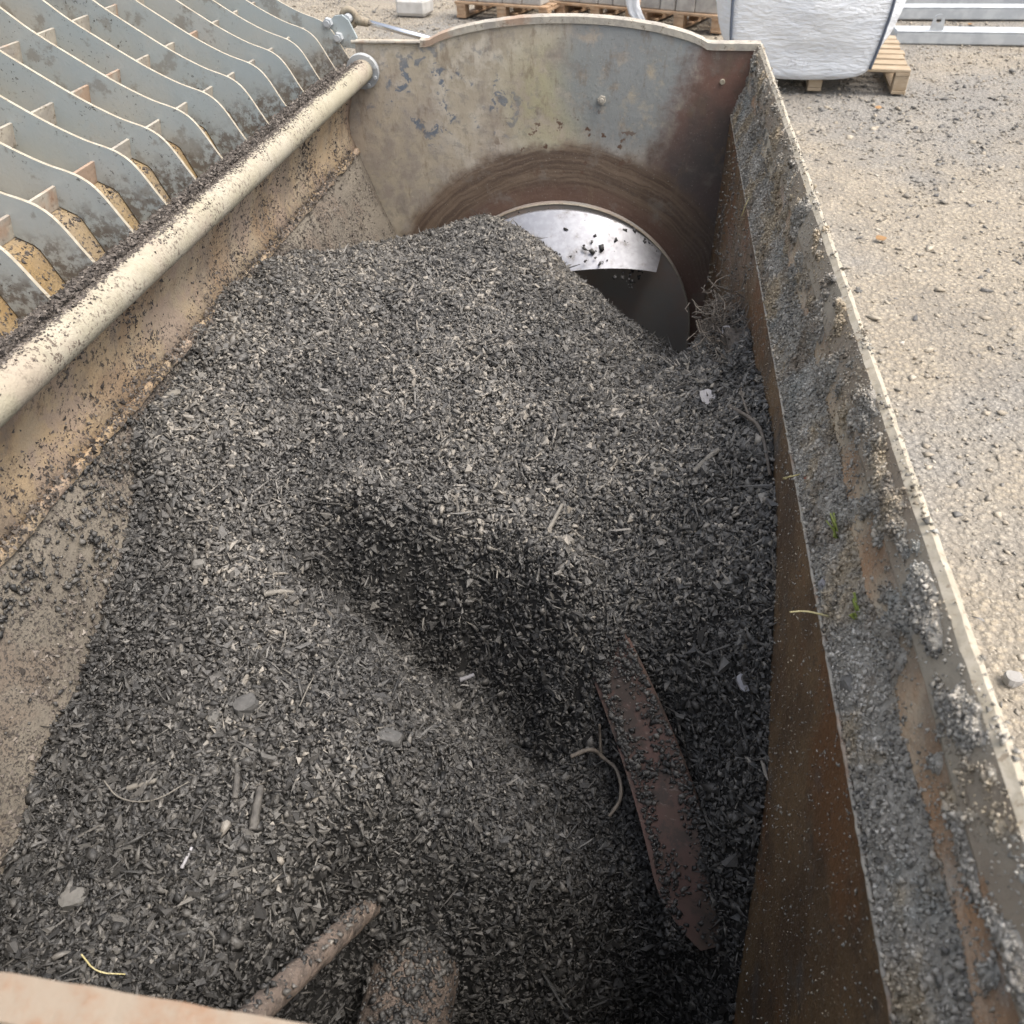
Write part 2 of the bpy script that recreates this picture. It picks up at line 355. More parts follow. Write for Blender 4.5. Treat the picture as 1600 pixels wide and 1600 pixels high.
class MB:
    def __init__(s): s.v = []; s.f = []; s.m = []
    def add(s, v, f, mi=0):
        k = len(s.v); s.v += [tuple(p) for p in v]; s.f += [tuple(i + k for i in q) for q in f]; s.m += [mi] * len(f); return s
    def box(s, c, d, rot=None, mi=0, bev=0.0):
        x, y, z = (k / 2 for k in d)
        if bev <= 0:
            v = [(a * x, b * y, e * z) for e in (-1, 1) for b in (-1, 1) for a in (-1, 1)]
            f = [(0, 2, 3, 1), (4, 5, 7, 6), (0, 1, 5, 4), (2, 6, 7, 3), (0, 4, 6, 2), (1, 3, 7, 5)]
        else:
            v = []; b_ = bev
            def ring(zz, ins):
                return [(-x + ins, -y + b_ + 0, zz), (-x + b_, -y + ins, zz), (x - b_, -y + ins, zz), (x - ins, -y + b_, zz), (x - ins, y - b_, zz), (x - b_, y - ins, zz), (-x + b_, y - ins, zz), (-x + ins, y - b_, zz)]
            v += ring(-z, b_ * .7) + ring(-z + b_, 0) + ring(z - b_, 0) + ring(z, b_ * .7)
            f = [tuple(range(7, -1, -1)), tuple(range(24, 32))]
            for r in range(3):
                for i in range(8): f.append((r * 8 + i, r * 8 + (i + 1) % 8, (r + 1) * 8 + (i + 1) % 8, (r + 1) * 8 + i))
        R_ = rot or Matrix.Identity(3)
        return s.add([tuple(R_ @ Vector(p) + Vector(c)) for p in v], f, mi)
    def tube(s, pts, rad, seg=12, cap=True, mi=0):
        pts = [Vector(p) for p in pts]; rad = rad if isinstance(rad, (list, tuple)) else [rad] * len(pts)
        rings = []; up = None
        for i, p in enumerate(pts):
            t = (pts[min(i + 1, len(pts) - 1)] - pts[max(i - 1, 0)]).normalized()
            if up is None: up = t.orthogonal().normalized()
            up = (up - t * up.dot(t)).normalized(); w = t.cross(up)
            rings.append([p + (up * math.cos(a) + w * math.sin(a)) * rad[i] for a in (2 * math.pi * k / seg for k in range(seg))])
        v = [q for r in rings for q in r]; f = []
        for i in range(len(pts) - 1):
            for k in range(seg): f.append((i * seg + k, i * seg + (k + 1) % seg, (i + 1) * seg + (k + 1) % seg, (i + 1) * seg + k))
        if cap: f += [tuple(range(seg - 1, -1, -1)), tuple((len(pts) - 1) * seg + k for k in range(seg))]
        return s.add(v, f, mi)
    def prism(s, outline, y0, y1, mi=0, mi_side=None):
        """outline in (x, z), extruded along y"""
        n_ = len(outline)
        v = [(x, y0, z) for x, z in outline] + [(x, y1, z) for x, z in outline]
        s.add(v, [tuple(range(n_)), tuple(range(2 * n_ - 1, n_ - 1, -1))], mi)
        k = len(s.v) - 2 * n_
        for i in range(n_):
            j = (i + 1) % n_; s.f.append((k + i, k + n_ + i, k + n_ + j, k + j)); s.m.append(mi if mi_side is None else (mi_side(i) if callable(mi_side) else mi_side))
        return s
    def build(s, name, mats, parent=None, smooth=False):
        mats = mats if isinstance(mats, list) else [mats]
        return mesh_obj(name, s.v, s.f, None, parent, smooth, mats, s.m)

def offset_poly(p, t):
    """polyline in (x, z) moved t to its left side"""
    p = [Vector((a[0], a[1])) for a in p]; out = []
    for i, q in enumerate(p):
        d = Vector((0, 0))
        if i > 0: d += (q - p[i - 1]).normalized()
        if i < len(p) - 1: d += (p[i + 1] - q).normalized()
        d.normalize(); out.append((q.x - d.y * t, q.y + d.x * t))
    return out

def sheet(profile, t, y0, y1, ny=1, jit=0.0, seed=0, mb=None, mi=0):
    """bent sheet metal: profile (x,z) thickened by t (to the left), drawn along y; jit roughens it"""
    ring = list(profile) + list(reversed(offset_poly(profile, t)))
    n_ = len(ring); v = []; f = []
    for j in range(ny + 1):
        y = y0 + (y1 - y0) * j / ny
        for i, (x, z) in enumerate(ring):
            if jit:
                q = Vector((x * 9 + seed, y * 23, z * 9)); w = mnoise.noise_vector(q) * jit + mnoise.noise_vector(q * 4.1) * jit * .6
                v.append((x + w.x, y, z + w.z))
            else: v.append((x, y, z))
    for j in range(ny):
        for i in range(n_): f.append((j * n_ + i, j * n_ + (i + 1) % n_, (j + 1) * n_ + (i + 1) % n_, (j + 1) * n_ + i))
    f += [tuple(range(n_ - 1, -1, -1)), tuple(ny * n_ + i for i in range(n_))]
    return (mb or MB()).add(v, f, mi)

_BOX = np.array([(a, b, c) for c in (-1, 1) for b in (-1, 1) for a in (-1, 1)], float) * .5
_BOXF = np.array([(0, 2, 3, 1), (4, 5, 7, 6), (0, 1, 5, 4), (2, 6, 7, 3), (0, 4, 6, 2), (1, 3, 7, 5)])
_TRI = np.array([(-.62, -.5, -.5), (.62, -.42, -.5), (.1, .6, -.5), (-.50, -.38, .5), (.48, -.36, .5), (.05, .42, .5)])
_TRIF = [(0, 2, 1), (3, 4, 5), (0, 1, 4, 3), (1, 2, 5, 4), (2, 0, 3, 5)]
_OCT = np.array([(.62, 0, 0), (0, .62, 0), (-.62, 0, 0), (0, -.62, 0), (0, 0, .62), (0, 0, -.62)])
_OCTF = [(0, 1, 4), (1, 2, 4), (2, 3, 4), (3, 0, 4), (1, 0, 5), (2, 1, 5), (3, 2, 5), (0, 3, 5)]
_TET = np.array([(.6, -.35, -.3), (-.6, -.35, -.3), (0, .65, -.3), (0, 0, .6)]); _TETF = [(1, 0, 2), (0, 1, 3), (1, 2, 3), (2, 0, 3)]
_BIP = np.array([(.62, 0, 0), (-.31, .54, 0), (-.31, -.54, 0), (0, 0, .6), (0, 0, -.6)]); _BIPF = [(0, 1, 3), (1, 2, 3), (2, 0, 3), (1, 0, 4), (2, 1, 4), (0, 2, 4)]
def shard_mesh(name, pos, nrm, size, tint, mat, tilt=.5, jit=.35, parent=None, oct_=False, smooth=False):
    """like grain_mesh with three-sided splinters, for the finest stuff"""
    n_ = len(pos)
    nr = nrm + rng.normal(0, tilt, (n_, 3)); nr /= np.linalg.norm(nr, axis=1, keepdims=True) + 1e-9
    t = rng.normal(0, 1, (n_, 3)); t -= nr * (t * nr).sum(1, keepdims=True); t /= np.linalg.norm(t, axis=1, keepdims=True) + 1e-9
    b = np.cross(nr, t)
    SH, SF = {True: (_OCT, _OCTF), False: (_TRI, _TRIF), 'tet': (_TET, _TETF), 'bip': (_BIP, _BIPF)}[oct_]; nv_ = len(SH)
    loc = (SH[None] + rng.uniform(-jit, jit, (n_, nv_, 3)) * .5) * size[:, None, :]
    v = pos[:, None, :] + loc[..., 0:1] * t[:, None, :] + loc[..., 1:2] * b[:, None, :] + loc[..., 2:3] * nr[:, None, :]
    v = v.reshape(-1, 3).astype(np.float32)
    flat = np.array([i for q in SF for i in q]); starts = np.cumsum([0] + [len(q) for q in SF])[:-1]
    f = (flat[None] + nv_ * np.arange(n_)[:, None]).reshape(-1).astype(np.int32)
    ls = (starts[None] + len(flat) * np.arange(n_)[:, None]).reshape(-1).astype(np.int32)
    me = bpy.data.meshes.new(name)
    me.vertices.add(len(v)); me.vertices.foreach_set('co', v.ravel())
    me.loops.add(len(f)); me.loops.foreach_set('vertex_index', f)
    me.polygons.add(len(ls)); me.polygons.foreach_set('loop_start', ls)
    me.update(calc_edges=True)
    if not smooth: me.shade_flat()
    a = me.attributes.new('tint', 'FLOAT', 'POINT'); a.data.foreach_set('value', np.repeat(np.clip(tint, 0, 1), nv_).astype(np.float32))
    me.materials.append(mat)
    return link(name, me, parent)
def grain_mesh(name, pos, nrm, size, tint, mat, tilt=.5, jit=.35, parent=None):
    """thousands of separate angular grains as one mesh"""
    n_ = len(pos)
    nr = nrm + rng.normal(0, tilt, (n_, 3)); nr /= np.linalg.norm(nr, axis=1, keepdims=True) + 1e-9
    t = rng.normal(0, 1, (n_, 3)); t -= nr * (t * nr).sum(1, keepdims=True); t /= np.linalg.norm(t, axis=1, keepdims=True) + 1e-9
    b = np.cross(nr, t)
    loc = (_BOX[None] + rng.uniform(-jit, jit, (n_, 8, 3)) * .5) * size[:, None, :]
    v = pos[:, None, :] + loc[..., 0:1] * t[:, None, :] + loc[..., 1:2] * b[:, None, :] + loc[..., 2:3] * nr[:, None, :]
    v = v.reshape(-1, 3).astype(np.float32)
    f = (_BOXF[None] + 8 * np.arange(n_)[:, None, None]).reshape(-1).astype(np.int32)
    me = bpy.data.meshes.new(name)
    me.vertices.add(len(v)); me.vertices.foreach_set('co', v.ravel())
    me.loops.add(len(f)); me.loops.foreach_set('vertex_index', f)
    npol = len(f) // 4; me.polygons.add(npol); me.polygons.foreach_set('loop_start', np.arange(0, len(f), 4, dtype=np.int32))
    me.update(calc_edges=True); me.shade_flat()
    a = me.attributes.new('tint', 'FLOAT', 'POINT'); a.data.foreach_set('value', np.repeat(np.clip(tint, 0, 1), 8).astype(np.float32))
    me.materials.append(mat)
    return link(name, me, parent)

# ------------------------------------------------------------------ ground and gravel
def ground():
    nx = 140; xs = np.linspace(-1, 1, nx)
    gx = np.sign(xs) * np.abs(xs) ** 2.2 * 60 + 1.5; gy = np.sign(xs) * np.abs(xs) ** 2.2 * 60 + 2.0
    v = []; f = []
    for j in range(nx):
        for i in range(nx):
            x, y = gx[i], gy[j]
            z = G - .02 + .018 * mnoise.noise(Vector((x * .9, y * .9, 0))) + .008 * mnoise.noise(Vector((x * 4, y * 4, 3)))
            v.append((x, y, z))
    for j in range(nx - 1):
        for i in range(nx - 1): f.append((j * nx + i, j * nx + i + 1, (j + 1) * nx + i + 1, (j + 1) * nx + i))
    o = mesh_obj('ground', v, f, M['ground'], smooth=True); tag(o, 'trodden tan and grey gravel yard around the bucket', kind='structure')
    n_ = 125000
    u = rng.uniform(0, 1, n_)
    y = -2.6 + 12.2 * u ** 1.25
    x = rng.uniform(-3.6, 6.0, n_); keep = (x > .98 + .0 * y) & (x < 2.4 + .52 * (y + 1.9)) | ((y > .3) & (x < 2.4 + .5 * (y + 1.9)) & (x > -1.2 - .35 * y))
    x, y = x[keep], y[keep]
    patch = np.array([mnoise.noise(Vector((a * .55, b * .55, 7))) + .5 * mnoise.noise(Vector((a * 1.7, b * 1.7, 9))) for a, b in zip(x, y)])
    far = np.clip((y - 2.3) / 1.5, 0, 1)
    k2 = rng.uniform(0, 1, len(x)) < .38 + .8 * np.clip(patch + far * .5, -.25, .6)
    x, y, patch, far = x[k2], y[k2], patch[k2], far[k2]
    s = np.exp(rng.normal(math.log(.0105), .48, len(x))); s = np.clip(s, .005, .04)
    size = np.stack([s * rng.uniform(.9, 1.5, len(s)), s, s * rng.uniform(.3, .6, len(s))], 1)
    z = np.array([G - .02 + .018 * mnoise.noise(Vector((a * .9, b * .9, 0))) + .008 * mnoise.noise(Vector((a * 4, b * 4, 3))) for a, b in zip(x, y)]) + s * .12
    tint = rng.beta(2.2, 1.9, len(x)) - .36 * np.clip(patch, -.4, .5) - .10 * far + .06
    o = shard_mesh('gravel', np.stack([x, y, z], 1), np.tile([0, 0, 1.0], (len(x), 1)), size, tint, M['gravel'], .3, .6, None, True, True)
    tag(o, 'loose grey and tan gravel lying on the yard', 'gravel', kind='stuff')
ground()

# ------------------------------------------------------------------ the mixer bucket
Y0, Y1 = -2.222, 0.0                       # near and far inner faces
bucket = thing('mixer_bucket', 'large rusty steel mixer bucket full of black chips, with open grate', 'mixer bucket', (.5, -1.1, G))

def plate_top(x):
    """outline of an end plate's upper edge: flat, swelling to an arc in the middle"""
    if x < .175 or x > .875: return 0.0
    t = (x - .525) / .35; a = 1 - t * t
    return .056 * (a ** .75 if a > 0 else 0)

def end_plates():
    for far in (True, False):
        xs = [-.02 + i * (1.022) / 70 for i in range(71)]
        top = [(x, plate_top(x) * (1 if far else .85)) for x in xs]
        out = top + [(1.002, -.30), (.975, -.80), (.92, -1.02), (.78, G), (.25, G), (.10, -1.02), (.02, -.75), (-.07, -.45), (-.10, -.25), (-.075, -.16), (-.03, -.10)]
        y0, y1 = (Y1, Y1 + .014) if far else (Y0 - .014, Y0)
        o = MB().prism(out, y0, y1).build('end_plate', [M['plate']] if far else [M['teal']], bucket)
        # edge strip welded along the swelling
        mb = MB()
        if far:
            xs2 = [.15 + i * .852 / 60 for i in range(61)]
            prof = [(x, plate_top(x)) for x in xs2]
            yA, yB, th = Y1 - .004, Y1 + .020, .014
        else:
            xs2 = [-.02 + i * 1.022 / 70 for i in range(71)]
            prof = [(x, plate_top(x) * .85) for x in xs2]
            yA, yB, th = Y0 - .016, Y0 + .003, .020
        v = []; f = []
        for i, (x, z) in enumerate(prof):
            j1 = .0016 * mnoise.noise(Vector((x * 30, 3 if far else 8, 0))); 
            v += [(x, yA + j1, z - th), (x, yA + j1, z + .001 + j1), (x, yB + j1, z + .004 + j1), (x, yB + j1, z - th)]
        for i in range(len(prof) - 1):
            for k in range(4): f.append((i * 4 + k, i * 4 + (k + 1) % 4, i * 4 + 4 + (k + 1) % 4, i * 4 + 4 + k))
        f += [(0, 1, 2, 3), tuple(len(prof) * 4 - 4 + k for k in (3, 2, 1, 0))]
        mb.add(v, f).build('edge_strip', M['strip'] if far else M['rim'], o)
        if far:
            mb = MB()
            mb.tube([(-.03, Y1 - .003, -.0035), (.152, Y1 - .003, -.003)], .0045, 8)
            mb.build('edge_bead', M['strip'], o)
            b = MB().tube([(.622, Y1 + .001, -.131), (.622, Y1 - .010, -.131)], [.011, .011], 6).tube([(.622, Y1 - .009, -.131), (.622, Y1 - .014, -.131)], [.006, .005], 10)
            b.build('bolt', M['strip'], o)
            MB().tube([(.921, Y1 + .001, -.085), (.921, Y1 - .004, -.085)], [.0075, .006], 10).build('rivet', M['edge'], o)
            # scoured steel wear disc on the end plate
            seg = 72; R_ = .392; v = [(AX, Y1 - .022, AZ)]; f = []
            for k in range(seg):
                a = 2 * math.pi * k / seg
                v += [(AX + R_ * math.cos(a), Y1 - .022, AZ + R_ * math.sin(a)), (AX + (R_ + .004) * math.cos(a), Y1 - .004, AZ + (R_ + .004) * math.sin(a))]
            for k in range(seg):
                j = (k + 1) % seg; f += [(0, 1 + 2 * k, 1 + 2 * j), (1 + 2 * k, 2 + 2 * k, 2 + 2 * j, 1 + 2 * j)]
            disc = MB().add(v, f).build('wear_disc', M['darksteel'], o)
            mb = MB(); mb.tube([(AX + (R_ + .001) * math.cos(a), Y1 - .021, AZ + (R_ + .001) * math.sin(a)) for a in (math.radians(-30 + 180 * k / 60) for k in range(61))], .003, 6)
            mb.build('rim_bead', M['lipface'], disc)
end_plates()

# left (rear) wall, trough and right (front) wall as bent sheets
TR = .425
def arc(a0, a1, n_): return [(AX + TR * math.cos(math.radians(a0 + (a1 - a0) * k / n_)), AZ + TR * math.sin(math.radians(a0 + (a1 - a0) * k / n_))) for k in range(n_ + 1)]
upper_left = [(-.028, -.092), (-.050, -.135), (-.066, -.19), (-.066, -.235), (-.052, -.275)]
lower_left = [(-.052, -.278), (-.03, -.335), (.002, -.43), (.035, -.52), (.072, -.63), (.095, -.72)]
sheet(upper_left, -.008, Y0, Y1 - .0005, 60, .0022, 1).build('rear_wall', M['ochre'], bucket, True)
mb = sheet([(-.060, -.268), (-.050, -.2665), (-.044, -.279)], -.010, Y0, Y1 - .001, 150, .004, 5)
mb.build('weld_seam', M['ochre'], bucket, True)
sheet(lower_left, -.008, Y0, Y1 - .0006, 60, .0035, 2).build('lower_rear_wall', M['lowwall'], bucket, True)
sheet([(.095, -.722)] + arc(190, 350, 26)[1:-1] + [(.953, -.80)], -.010, Y0, Y1 - .0007, 1).build('trough', M['darksteel'], bucket, True)
sheet([(.953, -.798), (.953, -.168)], -.010, Y0, Y1 - .0008, 1).build('front_wall', M['rust'], bucket)
LIP = [(.953, -.165), (.9575, -.161), (.974, -.158), (.984, -.043)]
sheet(LIP, -.010, Y0 - .1, Y1 - .0009, 160, .0018, 3).build('lip_wall', M['liprust'], bucket, True)
# pale worn edge of the ledge
mb = MB(); mb.tube([(.9533 + .0012 * mnoise.noise(Vector((k * .9, 0, 0))), Y0 - .1 + (Y1 - Y0 + .1) * k / 240, -.163 + .0012 * mnoise.noise(Vector((k * 1.1, 5, 0)))) for k in range(241)], .0026, 6)
mb.build('ledge_edge', M['strip'], bucket, True)
# cutting edge bar along the top of the lip
edge_prof = [(.9820, -.045), (.994, -.004), (1.0, .001), (1.006, -.002)]
mb = MB(); ny = 260; ring = edge_prof + [(1.008, -.10), (.996, -.10)]
v = []; f = []; fm = []
for j in range(ny + 1):
    y = Y0 - .12 + (Y1 + .012 - Y0 + .12) * j / ny
    for i, (x, z) in enumerate(ring):
        amp = .0011 if i in (1, 2, 3) else .0008
        q = Vector((x * 15, y * 11 + 2.7 * mnoise.noise(Vector((y * 3, 1, 1))), z * 15)); w = mnoise.noise_vector(q) * amp + mnoise.noise_vector(q * 5.3) * amp * .8
        v.append((x + w.x, y, z + w.z))
n_ = len(ring)
for j in range(ny):
    for i in range(n_): f.append((j * n_ + i, j * n_ + (i + 1) % n_, (j + 1) * n_ + (i + 1) % n_, (j + 1) * n_ + i)); fm.append(1 if i in (1, 2) else 0)
f += [tuple(range(n_ - 1, -1, -1)), tuple(ny * n_ + i for i in range(n_))]; fm += [0, 0]
mesh_obj('cutting_edge', v, f, None, bucket, False, [M['lipface'], M['edge']], fm)
# outer skin below the lip
sheet([(1.010, -.10), (1.004, -.30), (.985, -.80), (.93, -1.04), (.78, -1.235)], .006, Y0 - .012, Y1 + .012, 1).build('outer_skin', M['teal'], bucket)

# hinge tube with its flange
PC = (-.004, -.067)
mb = MB(); mb.tube([(PC[0], Y0 - .02 + (Y1 - .004 - Y0 + .02) * k / 40, PC[1]) for k in range(41)], .0275, 28)
tube = mb.build('hinge_tube', M['pipe'], bucket, True)
fl = MB().tube([(PC[0] - .002, Y1 - .018, PC[1] - .004), (PC[0] - .002, Y1 - .004, PC[1] - .002)], .043, 32)
for k in range(5):
    a = math.radians(-70 + 42 * k); fl.tube([(PC[0] + .036 * math.cos(a), Y1 - .017, PC[1] + .036 * math.sin(a)), (PC[0] + .036 * math.cos(a), Y1 - .022, PC[1] + .036 * math.sin(a))], .0045, 6)
fl.build('flange', M['galv'], tube)

# ------------------------------------------------------------------ grate over the rear
SLAT_TOP = [(-.040, -.060), (-.058, -.030), (-.077, .006), (-.090, .025), (-.104, .037), (-.122, .046), (-.156, .056), (-.19, .071), (-.23, .0915), (-.30, .134),
            (-.354, .168), (-.39, .197), (-.46, .255), (-.55, .335), (-.66, .440), (-.80, .585), (-.95, .745)]
def smooth_line(p, n_=3):
    for _ in range(n_ - 1):
        q = [p[0]]
        for a, b in zip(p[:-1], p[1:]): q += [(a[0] * .75 + b[0] * .25, a[1] * .75 + b[1] * .25), (a[0] * .25 + b[0] * .75, a[1] * .25 + b[1] * .75)]
        p = q + [p[-1]]
    return p
HOOD = [(-.062, -.128), (-.109, -.083), (-.131, -.027), (-.137, -.021), (-.168, -.006), (-.20, -.008), (-.28, .024), (-.39, .092), (-.55, .226), (-.70, .368), (-.95, .615)]
grate = sheet(HOOD, .005, -2.15, -.01, 1).build('grate', M['hood'], bucket)
grate['label'] = 'curved grey slatted grate on an ochre dusty sheet'
top = smooth_line(SLAT_TOP, 3); bot = offset_poly(HOOD, -.003)[::-1]
nt = len(top)
slat_out = top + bot
slat_me = None; slat_h = .0028
for k in range(19):
    y = .018 - .1167 * k
    if slat_me is None:
        mb = MB().prism(slat_out, -slat_h, slat_h, 0, lambda i: 1 if i < nt - 1 else 0)
        o = mb.build('slat', [M['grate'], M['edge']], None); slat_me = o.data
    else:
        o = bpy.data.objects.new('slat', slat_me); COL.objects.link(o)
    o.location = (0, y, 0)
    o.rotation_euler = (0, 0, math.radians(rng.normal(0, .25)))
    adopt(o, grate)
    if k == 18: pass
for bx_, bz_ in ((-.160, .026), (-.282, .083), (-.390, .153), (-.50, .246), (-.62, .355), (-.75, .485)):
    t = Vector((-1, 0, .62)).normalized()
    MB().box((bx_, -1.08, bz_ - .017), (.005, 2.18, .034), Matrix.Rotation(math.radians(12), 3, 'Y')).build('cross_bar', [M['strip']], grate)
# bracket and gas strut at the far end
br = MB().prism([(-.030, -.025), (-.022, .0), (-.040, .040), (-.055, .052), (-.075, .050), (-.11, .025), (-.09, -.02)], .024, .032)
brk = br.build('mounting_bracket', M['grate'], grate)
for px_, pz_ in ((-.093, .035), (-.070, .002)):
    MB().tube([(px_, .0245, pz_), (px_, .010, pz_)], [.013, .012], 6).tube([(px_, .011, pz_), (px_, .005, pz_)], .007, 10).build('bolt', M['galv'], brk)
e0, e1 = Vector((-.048, .06, .040)), Vector((.215, .06, -.020))
d_ = (e1 - e0).normalized()
st = MB().tube([e0 + d_ * .030, e1], .0075, 14)
strut = st.build('gas_strut', M['chrome'], bucket, True)
ey = MB()
ey.tube([e0 + Vector((.019 * math.cos(a), 0, .019 * math.sin(a))) for a in (2 * math.pi * k / 24 for k in range(25))], .008, 8, False)
ey.tube([e0 + d_ * .02, e0 + d_ * .052], [.013, .010], 12)
ey.build('rod_eye', M['liprust'], strut, True)
MB().tube([(e0.x, .030, e0.z), (e0.x, .078, e0.z)], .0115, 12).build('pivot_pin', M['galv'], strut)
MB().tube([e1 - d_ * .004, e1 + d_ * .25], .014, 14).build('cylinder', M['darksteel'], strut, True)

# ------------------------------------------------------------------ mixing shaft with ribbon flights
shaft = MB().tube([(AX - .01, Y0, AZ + .01), (AX - .01, -1.3, AZ + .01), (AX, Y1 - .03, AZ)], .062, 28).build('mixing_shaft', M['arm'], bucket, True)
def ribbon(name, r0, r1, a0, a1, ya, yb, th, mat, parent, lean=0.0, n_=60, inner=None):
    v = []; f = []
    for k in range(n_ + 1):
        t = k / n_; a = math.radians(a0 + (a1 - a0) * t); y = ya + (yb - ya) * t
        ri = inner(t) if inner else r0
        for r, yy in ((ri, y - lean), (r1, y), (r1, y + th), (ri, y - lean + th)):
            v.append((AX + r * math.cos(a), yy, AZ + r * math.sin(a)))
    for k in range(n_):
        for i in range(4): f.append((k * 4 + i, k * 4 + 4 + i, k * 4 + 4 + (i + 1) % 4, k * 4 + (i + 1) % 4))
    f += [(0, 1, 2, 3), tuple(n_ * 4 + i for i in (3, 2, 1, 0))]
    return MB().add(v, f).build(name, mat, parent)
_fa = [66, 51, 40, 27, 16, 0, -30]; _fy = [-1.43, -1.565, -1.652, -1.755, -1.80, -1.88, -2.0]
_fp = np.polyfit(_fa[:-1], _fy[:-1], 3)
def fl_y(deg): return np.polyval(_fp, deg)
def flight_ribbon():
    v = []; f = []; n_ = 320
    for k in range(n_ + 1):
        a_ = 66 - 54 * k / n_; y = float(fl_y(a_)); a = math.radians(a_)
        ro = .399; ri = ro - .088 + .05 * max(0, (k / n_ - .75) / .25) ** 2
        for r, yy in ((ri, y - .012), (ro, y), (ro, y + .010), (ri, y - .002)):
            v.append((.550 + r * math.cos(a), yy, -.80 + r * math.sin(a)))
    for k in range(n_):
        for i in range(4): f.append((k * 4 + i, k * 4 + 4 + i, k * 4 + 4 + (i + 1) % 4, k * 4 + (i + 1) % 4))
    f += [(0, 1, 2, 3), tuple(n_ * 4 + i for i in (3, 2, 1, 0))]
    return MB().add(v, f).build('flight', M['flight'], shaft)
fl1 = flight_ribbon()
fl1['label'] = 'red-brown ribbon flight curving down into the chips'
fl2 = ribbon('flight', .25, .398, 128, 44, -.10, -.055, .008, M['polished'], shaft, .10, 360, lambda t: .262 + .12 * max(0, t - .40) ** 2 / .36)
fl2['label'] = 'polished pale steel flight shining at the far end'
MB().tube([(.485, -1.76, -.755)] + [(.470 - .075 * k / 40 + .0018 * mnoise.noise(Vector((k * .5, 0, 0))), -1.82 - .30 * k / 40, -.70 + .25 * k / 40 + .0018 * mnoise.noise(Vector((k * .5, 9, 0)))) for k in range(41)], [.016] + [.0155 + .0016 * mnoise.noise(Vector((k * .45, 4, 0))) for k in range(41)], 14).build('arm', M['arm'], shaft, True)

# ------------------------------------------------------------------ the heap of chips: height field through measured points
CP = np.array([
 # along the rear wall
 (-.06,-.7,-.29),(-.06,-1.0,-.265),(-.055,-1.2,-.29),(-.045,-1.35,-.31),(-.01,-1.47,-.39),(.016,-1.69,-.46),(.024,-1.83,-.485),(.04,-1.97,-.525),(.05,-2.2,-.57),(-.01,-.35,-.42),(.03,-.05,-.60),
 # far crest and its fall towards the disc
 (.13,-.2,-.445),(.26,-.2,-.395),(.38,-.2,-.378),(.462,-.2,-.43),(.585,-.22,-.525),(.69,-.3,-.585),(.84,-.4,-.62),(.15,0,-.54),(.35,0,-.47),(.48,0,-.55),(.62,0,-.70),(.9,0,-.90),
 (.2,-.45,-.36),(.40,-.45,-.315),(.55,-.45,-.385),(.68,-.5,-.465),(.82,-.62,-.505),
 # right wall
 (.953,-.02,-.92),(.953,-.4,-.74),(.953,-.70,-.50),(.953,-.82,-.30),(.953,-1.05,-.255),(.953,-1.22,-.225),(.953,-1.36,-.232),(.953,-1.5,-.285),(.953,-1.6,-.345),(.953,-1.67,-.40),(.953,-1.775,-.52),(.953,-1.9,-.80),(.953,-2.2,-1.05),
 (.90,-.82,-.335),(.85,-.83,-.41),(.80,-.98,-.375),(.88,-1.15,-.31),
 # broad upper slope
 (.12,-.75,-.31),(.12,-1.05,-.325),(.3,-.8,-.32),(.52,-.75,-.345),(.68,-.85,-.385),(.3,-1.1,-.36),(.53,-1.05,-.36),(.70,-1.15,-.365),(.08,-1.3,-.36),(.25,-1.3,-.415),(.42,-1.28,-.42),(.58,-1.3,-.42),(.78,-1.3,-.365),(.86,-1.42,-.35),(.72,-1.40,-.44),(.83,-1.53,-.46),(.90,-1.64,-.525),(.46,-1.33,-.43),(.60,-1.37,-.435),(.36,-1.32,-.425),(.70,-1.455,-.445),(.66,-1.44,-.44),
 # the scoop in front of the flight
 (.30,-1.40,-.485),(.36,-1.43,-.56),(.46,-1.42,-.615),(.56,-1.46,-.645),(.63,-1.54,-.66),(.70,-1.62,-.675),(.76,-1.70,-.71),(.80,-1.79,-.78),(.86,-1.87,-1.02),(.88,-1.95,-1.15),
 # lower foreground
 (.2,-1.45,-.43),(.18,-1.62,-.445),(.30,-1.56,-.475),(.42,-1.585,-.52),(.53,-1.67,-.575),(.30,-1.78,-.48),(.45,-1.82,-.51),(.60,-1.74,-.585),(.68,-1.80,-.645),(.73,-1.89,-.88),(.25,-1.98,-.51),(.33,-2.03,-.58),(.61,-1.86,-.71),(.53,-1.85,-.66),(.39,-1.97,-.69),(.43,-2.0,-.93),(.44,-1.94,-.84),(.52,-1.90,-.75),(.60,-1.93,-.93),(.42,-2.1,-1.0),(.62,-2.0,-1.08),(.52,-2.02,-.95),(.74,-2.0,-1.10),(.2,-2.2,-.58),(.45,-2.2,-.92),(.7,-2.2,-1.03),
])
TL = np.array([(.22, -1.42), (.34, -1.425), (.45, -1.445), (.55, -1.495), (.63, -1.56), (.69, -1.63)])
_TLs = np.r_[0, np.cumsum(np.linalg.norm(np.diff(TL, axis=0), axis=1))]
def trench(x, y):
    """signed distance to the trench line (positive on the far side) and the place along it, 0 to 1"""
    best = np.full(len(x), 9.0); al = np.zeros(len(x)); sg = np.ones(len(x))
    for i in range(len(TL) - 1):
        a, b = TL[i], TL[i + 1]; e = b - a; L = np.linalg.norm(e); e = e / L
        t = np.clip((x - a[0]) * e[0] + (y - a[1]) * e[1], 0, L)
        dx, dy = x - a[0] - t * e[0], y - a[1] - t * e[1]; d = np.hypot(dx, dy); k = d < best
        best = np.where(k, d, best); al = np.where(k, (_TLs[i] + t) / _TLs[-1], al); sg = np.where(k, np.sign(e[0] * dy - e[1] * dx), sg)
    return best * sg, al
def tps(d2): return np.where(d2 > 1e-12, d2 * np.log(d2 + 1e-12), 0)
